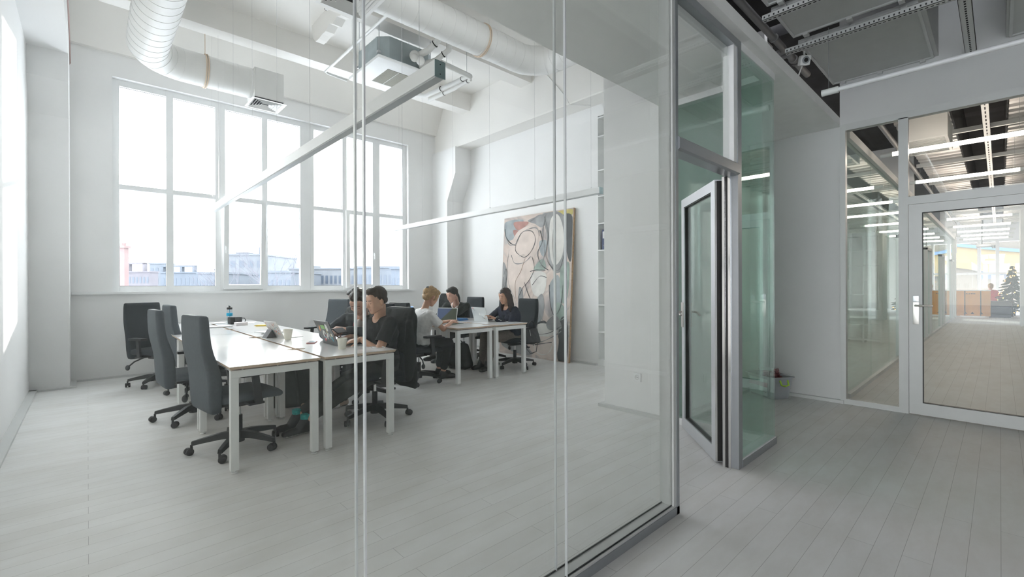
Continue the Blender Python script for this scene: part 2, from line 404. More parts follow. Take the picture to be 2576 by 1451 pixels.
# ------------------------------------------------------------------ corridor ceiling near the camera
struct('ceiling_corridor', MB().box(-9, -3.2, 4.4, XR+.1, 1.19, 4.5).box(-.53, 1.25, 4.4, XR, 2.1, 4.45), VOID)
struct('wall_void', MB().box(-.53, 2.24, 3.1, 4.06, 2.3, 4.4), VOID)
def board(x0, x1, y0, y1, z=3.5, lbl='', clips=True):
    t = thing('ceiling_board', lbl, 'ceiling panel', (x0, y0, z), 0, 'suspended boards over the corridor')
    MB().box(0, 0, 0, x1-x0, y1-y0, .02, bev=.003).build('board', BOARD, t)
    b = MB(); frame_prism(b, 0, 0, x1-x0, y1-y0, .02, -.012, 0, 'y')
    for v in b.b.verts: v.co = Vector((v.co.x, v.co.z, v.co.y))
    b.build('edge_profile', ALUL, t)
    if clips:
        for fx in (0.0, 1.0):
            for fy in (.1, .5, .88):
                MB().box(fx*(x1-x0)-.03, fy*(y1-y0)-.02, -.03, fx*(x1-x0)+.03, fy*(y1-y0)+.02, -.01, bev=.004).build('clip', ALUL, t)
    return t
board(1.9, 3.93, .43, 1.25, lbl='suspended grey ceiling board nearest the top edge, left of the first slotted rail')
board(4.02, 4.60, .43, 1.25, lbl='narrow suspended grey ceiling board between the two slotted rails')
board(4.74, XR-.03, .43, 1.25, lbl='wide suspended grey ceiling board above the white tube lamp by the glass door')
board(4.9, XR-.03, -2.2, -.06, lbl='suspended grey ceiling board beyond the slotted strut at the top right corner', clips=True)
# side of the raised bay
struct('trim_12', MB().box(1.9, .40, 3.5, XR, .43, 4.4).box(4.9, -.06, 3.5, XR, -.04, 4.4), BOARD)
def slotted(name, label, L, W, loc, rz, grp, n, par_hang=True):
    t = thing(name, label, 'slotted strut', loc, rz, grp)
    b = MB(); b.box(0, -W/2, 0, L, W/2, .004); b.box(0, -W/2, 0, L, -W/2+.003, .04); b.box(0, W/2-.003, 0, L, W/2, .04)
    b.build('channel', ALUL, t)
    s = MB()
    for i in range(n):
        x = L*(i+.5)/n
        s.box(x-L/n*.28, -.006, -.0012, x+L/n*.28, .006, .0)
        s.box(x-L/n*.15, -W/2-.001, .012, x+L/n*.15, -W/2, .026)
    s.build('slots', VOID, t)
    return t
slotted('slotted_rail', 'perforated metal rail crossing the corridor ceiling, top edge beside the narrow board', 1.35, .05, (3.965, 1.29, 3.40), -PI/2, None, 40)
slotted('slotted_rail', 'long perforated metal rail above the security camera', 1.75, .06, (4.68, 1.33, 3.40), -PI/2, None, 56)
slotted('slotted_rail', 'perforated metal strut running into the wall over the glass door', 1.35, .075, (4.74, .178, 3.43), 0, None, 30)
# pipes in the dark slot
pg = mat('grey_pipe', (.30, .30, .30), .5)
b = MB(); b.tube([(1.5, 1.50, 3.7), (5.18, 1.50, 3.7), (5.25, 1.52, 3.7), (5.27, 1.60, 3.7), (5.27, 2.1, 3.72)], .032, 14)
for x in (3.4, 4.9): b.tube([(x, 1.50, 3.7), (x+.02, 1.5, 3.7)], .042, 14)
tag(b.build('drain_pipe', pg, smooth=True), 'upper grey pipe with an elbow in the dark slot above the glass corner', 'pipe')
b = MB(); b.tube([(5.36, 1.5, 3.7), (6.04, 1.5, 3.7)], .034, 14); b.tube([(5.37, 2.1, 3.7), (5.37, 1.5, 3.7)], .03, 14)
for x in (5.5, 5.58): b.tube([(x, 1.5, 3.7), (x+.03, 1.5, 3.7)], .044, 14)
tag(b.build('drain_pipe', pg, smooth=True), 'lower grey pipe behind the security camera, ending at the wall', 'pipe')
# security camera
t = thing('security_camera', 'white security camera with a dark lens under the long perforated rail', 'camera', (4.93, 1.25, 3.40))
cdir = Vector((-.72, -.62, -.30)).normalized(); q = cdir.to_track_quat('Z', 'Y').to_matrix().to_4x4()
b = MB(); b.box(-.045, -.045, -.03, .045, .045, .03, mx=q, bev=.018); b.build('housing', STEELW, t, smooth=True)
b = MB(); b.lathe([(.032, .0305), (.032, .033), (.022, .035)], mx=q); b.mi = 1; b.lathe([(.018, .035), (.016, .038), (.008, .039)], mx=q); b.build('lens', [ALUG, DARK], t, smooth=True)
MB().tube([(0, 0, .03), (0, 0, .09), (-.06, .02, .11)], .01).build('bracket', STEELW, t, smooth=True)
MB().tube([(.0, .02, -.04), (.05, .06, -.12), (.02, .12, -.2), (.1, .22, -.30)], .004).tube([(.02, .02, -.04), (.09, .08, -.1), (.12, .14, -.22), (.2, .26, -.34)], .004).build('cable', STEELW, t, smooth=True)
MB().box(.04, .09, -.25, .07, .12, -.15, bev=.005).build('adapter', STEELW, t)
# fire-damage style exposed end: tube lamp over the lobby (off) and lit lamps beyond the glass
LIT = mat('lit_tube', (1, .95, .9), .5, emit=(1, .86, .74), estr=9)
def tube_lamp(x, y0, y1, z, lit, label, grp=None):
    t = thing('tube_lamp', label, 'ceiling lamp', (x, y0, z), 0, grp)
    L = y1-y0
    b = MB(); b.tube([(0, .12 if not lit else .0, 0), (0, L-.12 if not lit else L, 0)], .019 if not lit else .026, 12); b.build('tube', LIT if lit else mat('opal_tube', (.84, .85, .86), .35), t, smooth=True)
    for q in ([(0, -.0 if not lit else -.12, 0), (0, .12 if not lit else 0, 0)], [(0, L-.12 if not lit else L, 0), (0, L if not lit else L+.12, 0)]): MB().tube(q, .028, 12).build('end_cap', STEELW, t, smooth=True)
    for q in (.05, L-.05): MB().tube([(0, q, .03), (0, q, 3.5-z)], .0015, 5).build('suspension_wire', ALUG, t)
    return t
tube_lamp(4.66, -.95, 1.05, 2.95, False, 'unlit white tube lamp hanging across the lobby in front of the glass door')
ords = ['first', 'second', 'third', 'fourth', 'fifth', 'sixth', 'seventh', 'eighth', 'ninth']
for i, x in enumerate((7.5, 9.87, 11.85, 13.77, 16.2, 18.5, 20.4, 22.2, 24.0)):
    tube_lamp(x, -.2, .93, 2.95, True, 'lit tube lamp beyond the glass door, %s one counted from the door' % ords[i], 'lit tube lamps of the far corridor')
# ------------------------------------------------------------------ far corridor X 6.1 .. 31
struct('ceiling_far', MB().box(XR+.1, -3.2, 4.3, XE, YB+.38, 4.5), VOID)
cm = mat('corrugated_metal', (.50, .49, .48), .35, .35, noise_amt=.05)
def corrug(x0, x1, y0, y1, z):
    b = MB(); p = .25; n = int((x1-x0)/p); pts = []
    for i in range(n):
        x = x0+i*p; pts += [(x, z), (x+.10, z), (x+.125, z+.045), (x+.225, z+.045)]
    pts.append((x1, z)); up = [(a, c+.01) for a, c in pts][::-1]
    for (a, c), (a2, c2) in zip(pts[:-1], pts[1:]):
        b.prism([(a, c), (a2, c2), (a2, c2+.01), (a, c+.01)], 'y', y0, y1)
    return b
struct('trim_13', corrug(XR+.15, 24.4, .43, 1.0, 3.5), cm)
struct('trim_14', corrug(XR+.15, 24.4, -3.1, -.07, 3.5), cm)
struct('trim_15', MB().box(XR+.15, .42, 3.5, 24.4, .44, 4.3).box(XR+.15, -.08, 3.5, 24.4, -.06, 4.3), VOID)
b = MB()
x = 6.9
bb = MB()
while x < 24: bb.box(x, -3.0, 3.44, x+.05, 1.05, 3.5); x += 2.15
struct('trim_16', bb, ALUL)
for i, (a, n) in enumerate(((6.3, 60),)):
    slotted('slotted_rail', 'long perforated strut running lengthwise through the far corridor ceiling', 17.5, .07, (a, .12, 3.42), 0, None, 90)
b = MB(); b.tube([(6.2, 1.15, 3.55), (24, 1.15, 3.55)], .035, 10)
tag(b.build('drain_pipe', pg, smooth=True), 'dark pipe above the rail of the far glass wall', 'pipe')
# duct box with louvre in the far corridor
t = thing('air_grille', 'grey duct box with a slatted grille above the glass door, beyond it', 'ventilation grille', (8.0, .45, 3.2))
MB().box(0, 0, 0, .9, .45, .3).build('duct_box', BOARD, t)
b = MB(); frame_prism(b, 0, 0, .9, .45, .03, -.02, 0)
for v in b.b.verts: v.co = Vector((v.co.x, v.co.z, v.co.y))
for i in range(12): b.box(.06+i*.066, .03, -.018, .075+i*.066, .42, -.004)
b.build('grille', ALUL, t)
# long glass wall on the left of the far corridor
gw = bpy.data.objects.new('long_glass_wall', None); COL.objects.link(gw); tag(gw, 'long glass wall with a pale top rail along the left of the far corridor', 'glass partition')
b = MB(); b.box(XR+.3, 1.16, 2.96, 24.2, 1.25, 3.06); b.box(XR+.3, 1.16, 0, 24.2, 1.25, .05); b.box(24.1, 1.14, 0, 24.3, 1.27, 3.06)
for x in (10.3, 11.3, 14.4, 15.4, 18.3, 19.3, 22.6, 23.6): b.box(x, 1.16, 0, x+.08, 1.25, 2.15)
for x in (10.3, 14.4, 18.3, 22.6): b.box(x, 1.16, 2.1, x+1.08, 1.25, 2.17)
b.build('frame', ALUL, gw)
for x in [6.35+1.48*i for i in range(12)]:
    MB().box(x, 1.20, .05, x+1.474, 1.21, 2.96).build('glass_pane', GLG, gw)
# rooms behind that glass wall: back wall with windows, cross walls
b = MB(); x = XR+.3
b.box(x, YB, 0, XE, YB+.3, 1.2); b.box(x, YB, 4.2, XE, YB+.3, 5.1)
for a_, c_ in ((XR+.3, 7.6), (9.0, 13.6), (15.0, 19.4), (20.8, 24.3), (28.8, XE)): b.box(a_, YB, 1.2, c_, YB+.3, 4.2)  # the last, unseen opening is added to let light into the hall
struct('wall_far_rooms', b, WHITE)
b = MB()
for xx, yy in ((13.0, 1.26), (17.6, 2.6), (23.6, 3.0)): b.box(xx, yy, 0, xx+.12, YB, 4.3)
b.box(11.2, 2.55, 0, 11.6, 2.95, 4.3)
struct('wall_cross', b, WHITE)
b = MB()
for i in range(8): b.box(12.6, 1.75, .05+i*.33, 12.9, 2.4, .075+i*.33)
for yy in (1.75, 2.06, 2.37): b.box(12.6, yy, 0, 12.9, yy+.03, 2.4)
tag(b.build('bookcase', STEELW), 'white open shelving seen faintly through the side glass of the far rooms', 'shelf')
# right side of the far corridor
struct('wall_corridor_right', MB().box(XR+.15, -3.35, 0, 20.5, -1.4, 4.3).box(20.5, -.62, 0, 21.4, -.42, 4.3).box(20.5, -3.35, 0, XE, -3.2, 4.3).box(-9, -3.35, 0, XR+.1, -3.2, 4.5), GREYW)
# entrance hall end wall
b = MB(); b.box(XE, -3.2, 0, XE+.3, 9, .25); b.box(XE, -3.2, 3.25, XE+.3, 9, 4.3); b.box(XE-.02, 5.2, .25, XE+.3, 9, 3.25); b.box(XE-.02, -3.2, .25, XE+.3, -1.0, 3.25)
b.mi = 0
for y in (-3.2, -2.1, -1.1, .02, .62, 1.75, 2.6, 3.5, 4.6, 5.7, 6.8, 7.9): b.box(XE, y, .25, XE+.2, y+.12, 3.25)
b.box(XE+.01, -3.2, 1.72, XE+.15, 9, 1.82)
struct('wall_far_end', b, WHITE)
struct('trim_17', MB().box(24.4, 1.15, 2.5, 24.9, 1.6, 4.3), WHITE)
# ------------------------------------------------------------------ room services under the ceiling
DUCT = mat('white_painted_duct', (.79, .79, .775), .45)
LATH = mat('pale_wood_lath', (.72, .58, .45), .6)
def spiral_duct(name, label, pts, r, pitch=.17, boxes=()):
    """swept duct with raised lock seams"""
    t = thing(name, label, 'air duct', pts[0])
    P = [Vector(p)-Vector(pts[0]) for p in pts]
    MB().tube(P, r, 36).build('duct_pipe', DUCT, t, smooth=True)
    b = MB(); acc = 0; nxt = pitch*.5
    for i, (a, c) in enumerate(zip(P[:-1], P[1:])):
        L = (c-a).length; d = (c-a).normalized()
        while nxt < acc+L:
            p = a+d*(nxt-acc); b.tube([p-d*.004, p+d*.004], r+.003, 36, cap=True); nxt += pitch
        acc += L
    b.build('seam', DUCT, t, smooth=True); return t
def arc(c, r, a0, a1, n=9):
    return [(c[0]+r*math.cos(a0+(a1-a0)*i/n), c[1]+r*math.sin(a0+(a1-a0)*i/n), c[2]) for i in range(n+1)]
d1 = spiral_duct('air_duct', 'white spiral duct at upper left bending over the windows to a box grille',
    [(.56, 1.6, 4.33), (.56, 7.2, 4.33)] + arc((1.0, 7.2, 4.33), .44, PI, PI/2)[1:] + [(1.80, 7.64, 4.33)], .215)
b = MB()
for dx in (-.012, .012): b.tube([(.62+dx, 5.9+math.sin(0), -.0)] and [(.66+dx+.0, 6.04-.225*math.cos(q), .225*math.sin(q)) for q in [PI*2*i/24 for i in range(25)]], .008, 6)
b.tube([(.66, 6.04, .22), (.66, 6.04, .62)], .005, 6); b.build('hanger_strap', LATH, d1)
d2 = spiral_duct('air_duct', 'large white spiral duct crossing above the middle of the room toward the soffit',
    [(1.2, 4.75, 4.59), (4.55, 4.75, 4.59)] + arc((4.55, 4.35, 4.59), .40, PI/2, 0)[1:] + [(4.95, 3.9, 4.59)] + [(4.95, 3.0, 4.59)], .2)
b = MB()
for dx in (-.014, .012): b.tube([(2.68+dx, .21*math.cos(q), .21*math.sin(q)) for q in [PI*2*i/24 for i in range(25)]], .007, 6)
b.build('hanger_strap', LATH, d2)
def louvre_box(label, x0, y0, x1, y1, z0, z1):
    t = thing('diffuser_box', label, 'air diffuser', ((x0+x1)/2, (y0+y1)/2, z0))
    hx, hy = (x1-x0)/2, (y1-y0)/2
    MB().box(-hx, -hy, 0.032, hx, hy, z1-z0, bev=.004).build('plenum', DUCT, t)
    b = MB()
    sx_, sy_ = hx+.035, hy+.035
    def ring(a, c, za, zc):
        pts = [(-1, -1), (1, -1), (1, 1), (-1, 1)]
        for i in range(4):
            p, q = pts[i], pts[(i+1) % 4]
            b._f([b.b.verts.new((p[0]*a*sx_, p[1]*a*sy_, za)), b.b.verts.new((q[0]*a*sx_, q[1]*a*sy_, za)), b.b.verts.new((q[0]*c*sx_, q[1]*c*sy_, zc)), b.b.verts.new((p[0]*c*sx_, p[1]*c*sy_, zc))])
    ring(1, .86, 0, 0)
    for s in (.84, .70, .56, .42, .28): ring(s, s-.085, -.004, .022)
    o = b.build('louvre', DUCT, t, fix=False); so = o.modifiers.new('t', 'SOLIDIFY'); so.thickness = .002
    MB().box(-hx+.005, -hy+.005, .024, hx-.005, hy-.005, .031).build('cavity_shade_sheet', VOID, t)  # dark sheet stands in for the shade inside the louvres
    return t
louvre_box('white box diffuser with square louvres ending the duct above the windows', 1.80, 7.45, 2.20, 7.86, 4.06, 4.52)
louvre_box('white square diffuser at the top edge above the two glass joints', 1.80, 4.42, 2.26, 4.90, 4.30, 4.42)
# cassette air conditioner
t = thing('cassette_air_conditioner', 'white ceiling cassette air conditioner with bare galvanised body', 'air conditioner', (3.24, 5.92, 4.25))
galv = mat('galvanised_sheet', (.42, .48, .50), .42, .55, noise_amt=.12, noise_scale=5)
MB().prism([(-.30, -.40), (.30, -.40), (.42, -.28), (.42, .28), (.30, .40), (-.30, .40), (-.42, .28), (-.42, -.28)], 'z', .04, .36).build('body', galv, t)
MB().box(-.49, -.46, 0, .49, .46, .045, bev=.02).build('panel', UPVC, t, smooth=True)
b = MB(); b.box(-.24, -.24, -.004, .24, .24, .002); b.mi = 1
for i in range(22): b.box(-.235, -.235+i*.0215, -.008, .235, -.230+i*.0215, -.003)
b.mi = 2; b.box(-.08, -.24, -.010, -.074, .24, -.004); b.box(.074, -.24, -.010, .08, .24, -.004)
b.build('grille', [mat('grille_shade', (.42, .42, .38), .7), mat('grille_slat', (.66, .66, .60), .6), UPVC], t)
for q in range(4):
    mx = Matrix.Rotation(q*PI/2, 4, 'Z'); MB().box(-.24, .31, -.012, .24, .37, .0, mx=mx @ Matrix.Rotation(.05, 4, 'X'), bev=.004).build('air_flap', UPVC, t)
for x, y in ((-.4, -.3), (-.4, .3), (.4, -.3), (.4, .3)): MB().tube([(x, y, .15), (x, y, .88)], .006, 6).box(x-.025, y-.02, .14, x+.025, y+.02, .17).build('hanger_rod', ALU, t)
# insulated refrigerant pipes
INS = mat('pipe_insulation', (.80, .80, .78), .6, bump=.3, bump_scale=20)
b = MB(); b.tube([(3.28, 5.45, 4.42), (3.37, 5.25, 4.47), (3.42, 5.08, 4.56), (3.45, 5.03, 4.78)], .042, 12); b.tube([(3.38, 5.5, 4.36), (3.52, 5.3, 4.40), (3.60, 5.10, 4.50), (3.64, 5.03, 4.78)], .036, 12)
b.ball((3.26, 5.42, 4.42), .07); b.ball((3.22, 5.36, 4.36), .055); b.ball((3.3, 5.34, 4.34), .06)
b.mi = 1
b.tube([(3.40, 5.15, 4.522), (3.404, 5.14, 4.528)], .049, 14)
b.tube([(3.565, 5.19, 4.455), (3.57, 5.18, 4.46)], .043, 14)
tag(b.build('refrigerant_pipes', [INS, SEAL], smooth=True), 'pair of wrapped white pipes between the air conditioner and the large duct', 'pipe')
b = MB(); b.tube([(3.6, 5.30, 4.40), (4.16, 5.36, 4.40)], .038, 12); b.tube([(4.13, 5.36, 4.40), (4.12, 5.75, 4.40), (4.05, 6.4, 4.40), (4.0, 6.55, 4.44)], .034, 12); b.tube([(4.2, 5.40, 4.38), (4.2, 5.8, 4.37), (4.15, 6.45, 4.37)], .028, 12)
b.ball((4.16, 5.37, 4.40), .045)
b.mi = 1
for p in ((4.13, 5.5, 4.40), (4.09, 6.0, 4.40)): b.tube([p, (p[0], p[1]+.012, p[2])], .039, 14)
for p in ((4.2, 5.46, 4.38), (4.18, 6.05, 4.37)): b.tube([p, (p[0], p[1]+.012, p[2])], .033, 14)
b.mi = 2; b.tube([(3.7, 5.3, 4.43), (3.7, 5.3, 5.1)], .003, 5); b.tube([(4.1, 5.36, 4.43), (4.1, 5.36, 5.1)], .003, 5)
tag(b.build('refrigerant_pipes', [INS, SEAL, ALUG], smooth=True), 'pair of wrapped white pipes turning away right of the lamp end plate', 'pipe')
b = MB(); b.tube([(2.6, 4.6, 4.5), (2.61, 6.87, 4.5), (2.66, 6.9, 4.5), (2.95, 6.9, 4.48)], .018, 10); b.tube([(2.61, 5.93, 4.5), (2.61, 5.93, 5.1)], .003, 5); b.tube([(2.61, 4.9, 4.5), (2.61, 4.9, 5.1)], .003, 5)
tag(b.build('water_pipe', STEELW, smooth=True), 'thin white pipe hung on rods left of the air conditioner', 'pipe')
# remnant of a broken-off beam
b = MB(); pts = []
rn = random.Random(3)
top = [(5.55, 5.15), (6.95, 5.15)]
low = [(6.9, 4.95), (6.8, 4.86)] + [(6.8-.13*i, 4.86+.02*rn.uniform(-1, 1)+(.06*rn.random() if 3 < i < 7 else 0)) for i in range(1, 9)] + [(5.58, 4.9)]
b.prism(top+low, 'x', 2.44, 2.56)
tag(b.build('beam_stub', CEILW), 'broken off white concrete beam stub under the slab beside the smoke detector', 'beam remnant')
t = thing('smoke_detector', 'round white smoke detector on the slab by the broken beam', 'smoke detector', (2.44, 6.30, 5.15))
MB().lathe([(.06, 0), (.065, -.02), (.05, -.045), (.03, -.055)], seg=28).build('housing', STEELW, t, smooth=True)
b = MB()
for i in range(10):
    mx = Matrix.Rotation(i*PI/5, 4, 'Z'); b.box(.048, -.009, -.047, .056, .009, -.038, mx=mx)
b.build('vent_slot', SEAL, t)
# loose cable over the beam, damaged plaster
MB_ = MB(); MB_.tube([(5.68, 5.2, 4.83), (5.675, 5.0, 4.6), (5.675, 4.8, 4.35), (5.68, 4.72, 4.2), (5.8, 4.62, 4.195), (5.95, 4.5, 4.195)], .006, 6)
tag(MB_.build('loose_cable', STEELW, smooth=True), 'thin white cable hanging down the face of the beam above the painting', 'cable')
b = MB(); b.tube([(-.165, 5.2, 4.9), (-.160, 6.6, 4.7), (-.16, 7.7, 4.6), (-.165, 8.3, 4.55), (-.163, 8.5, 4.3), (-.2, 8.4, 4.19), (-.35, 8.3, 4.19)], .008, 6)
tag(b.build('loose_cable', mat('reddish_cable', (.45, .32, .30), .6), smooth=True), 'reddish cable running along the left ceiling beam', 'cable')
# linear lamps
LAMPW = mat('white_lamp_profile', (.84, .845, .84), .3)
DIFF = mat('lamp_diffuser', (.50, .52, .53), .3)
def linear_lamp(label, x, y0, y1, z0, z1, w, wires):
    t = thing('linear_lamp', label, 'pendant lamp', (x, y0, z0))
    L = y1-y0; h = z1-z0
    b = MB(); b.box(0, .004, .006, w, L-.004, h, bev=.002); b.build('profile', LAMPW, t)
    b = MB(); b.box(.008, .006, 0, w-.008, L-.006, .006); b.build('diffuser', DIFF, t)
    for (a, c) in ((0, .004), (L-.004, L)):
        b = MB(); b.box(0, a, 0, w, c, h); b.mi = 1
        for zz in (.02, h-.02): b.ball((w/2, a if a == 0 else c, zz), .003, 8)
        b.build('end_cap', [mat('bluish_steel_cap', (.33, .43, .44), .4, .4), DARK], t)
    for yy in wires:
        b = MB(); b.tube([(w/2, yy-y0, h), (w/2, yy-y0, 4.83-z0+.3)], .0013, 5); b.lathe([(.006, 0), (.006, .02)], (w/2, yy-y0, h), 8)
        b.build('suspension_wire', mat('steel_wire', (.60, .60, .60), .35, .3), t)
    return t
linear_lamp('long white linear lamp slanting over the front desks, with bluish end plate', 1.32, 1.995, 8.06, 2.385, 2.475, .065, (2.2, 3.0, 3.9, 4.8, 5.7, 6.6, 7.5, 7.95))
linear_lamp('white linear lamp over the rear desks beside the painting', 4.2, 3.06, 7.77, 2.325, 2.40, .065, (3.2, 4.1, 5.0, 5.9, 6.8, 7.6))
# thin cords hanging by the glass
for x, y in ((2.32, 4.1), (2.9, 3.2)):
    tag(MB().tube([(x, y, 2.48 if x < 2.5 else 4.3), (x, y, 4.83)], .0015, 5).build('ceiling_wire', MT['steel_wire']), 'thin steel wire hanging from the slab, %s' % ('just left of the large duct' if x < 2.5 else 'in front of the large duct'), 'wire')
# wall socket
t = thing('wall_socket', 'white power socket low on the white closet wall', 'socket', (4.06, 2.50, .367))
MB().box(-.009, -.042, -.042, 0, .042, .042, bev=.003).build('plate', UPVC, t)
mx = Matrix.Rotation(-PI/2, 4, 'Y')
b = MB(); b.lathe([(.023, .006), (.024, .011), (.0205, .0095), (.019, .002)], mx=mx); b.mi = 1
for s in (-1, 1): b.lathe([(.0028, .0), (.0028, .0115)], (0, s*.0095, 0), 8, mx=mx)
b.build('insert', [mat('socket_white', (.7, .7, .68), .4), DARK], t, smooth=True)
# ------------------------------------------------------------------ desks
PLYE = mat('plywood_edge', (.64, .50, .37), .55, noise_amt=.25, noise_scale=6, stretch=(1, 1, 40))
TOPW = mat('white_laminate', (.80, .80, .795), .16, spec=.55)
def desk(side, L=1.26, D=.615, hole=True):
    """desk with its outer long edge at local x=0, inner edge at x=D (side=+1) ; origin at near outer corner on the floor"""
    t = bpy.data.objects.new('office_desk', None); COL.objects.link(t)
    s = side
    def X(x): return x if s > 0 else -x
    def bx(b, x0, y0, z0, x1, y1, z1, **k):
        a, c = sorted((X(x0), X(x1))); b.box(a, y0, z0, c, y1, z1, **k)
    # top with a cable cut-out and chamfered plywood edge
    b = MB(); n = 20; hx, hy, ha, hb = D-.0, L/2, .062, .055
    prof = [(0, 0), (0, L), (D, L)] + [(D - .0 if abs(math.cos(a)) < 1e-6 else D-ha*math.sin(a), hy+hb*math.cos(a)) for a in [PI*i/n for i in range(n+1)]] + [(D, 0)]
    poly = [(X(p[0]), p[1]) for p in prof]
    cx_, cy_ = X(D/2), L/2
    def inset(p, d): return (p[0] + (d if p[0] < cx_ else -d), p[1] + (d if p[1] < cy_ else -d))
    b.prism(poly, 'z', .7435, .745)
    b.mi = 1
    z0v = [b.b.verts.new((p[0], p[1], .7435)) for p in poly]
    low = [b.b.verts.new((*((inset(p, .010)) if (p[0] in (0, X(0)) or p[1] in (0, L)) else p), .724)) for p in poly]
    for i in range(len(poly)): b._f([z0v[i], z0v[(i+1) % len(poly)], low[(i+1) % len(poly)], low[i]])
    b.mi = 1; b._f(low)
    b.build('tabletop', [TOPW, PLYE], t)
    b = MB()
    for yy in (0.022, L-.022-.05):
        bx(b, .012, yy, .665, D-.012, yy+.05, .715, bev=.002)
    bx(b, .05, .07, .68, .08, L-.07, .71); bx(b, D-.09, .07, .68, D-.06, L-.07, .71)
    for x in (.08, D/2, D-.1):
        for yy in (.03, L-.06): bx(b, x, yy, .715, x+.012, yy+.02, .7245)
    b.build('frame', STEELW, t)
    for yy in (.022, L-.072):
        for x in (.012, D-.062):
            b = MB(); bx(b, x, yy, .022, x+.05, yy+.05, .665, bev=.002); b.build('leg', STEELW, t)
            b = MB(); b.lathe([(.006, .012), (.022, .008), (.022, .002), (.018, 0)], (X(x+.025), yy+.025, 0), 16); b.lathe([(.008, .01), (.008, .025)], (X(x+.025), yy+.025, 0), 10)
            b.build('glide', STEELW, t, smooth=True)
    return t
dl = desk(1); dr = desk(-1)
n1 = ['nearest', 'second', 'third', 'farthest']
DY = [3.585, 4.85, 6.115, 7.36]
for i, y in enumerate(DY):
    for s, (src, x) in enumerate(((dl, .705), (dr, 1.965))):
        o = src if i == 0 else copy_tree(src)
        o.location = (x, y, 0)
        tag(o, 'white desk, %s of four on the %s side of the front desk row' % (n1[i], 'left' if s == 0 else 'right'), 'desk', 'front row desks')
n2 = ['nearest', 'farther']
for i, y in enumerate((4.765, 6.03)):
    for s, (src, x) in enumerate(((dl, 3.485), (dr, 4.755))):
        o = copy_tree(src); o.location = (x, y, 0)
        tag(o, 'white desk, %s one on the %s side of the rear desk group' % (n2[i], 'left' if s == 0 else 'right'), 'desk', 'rear group desks')
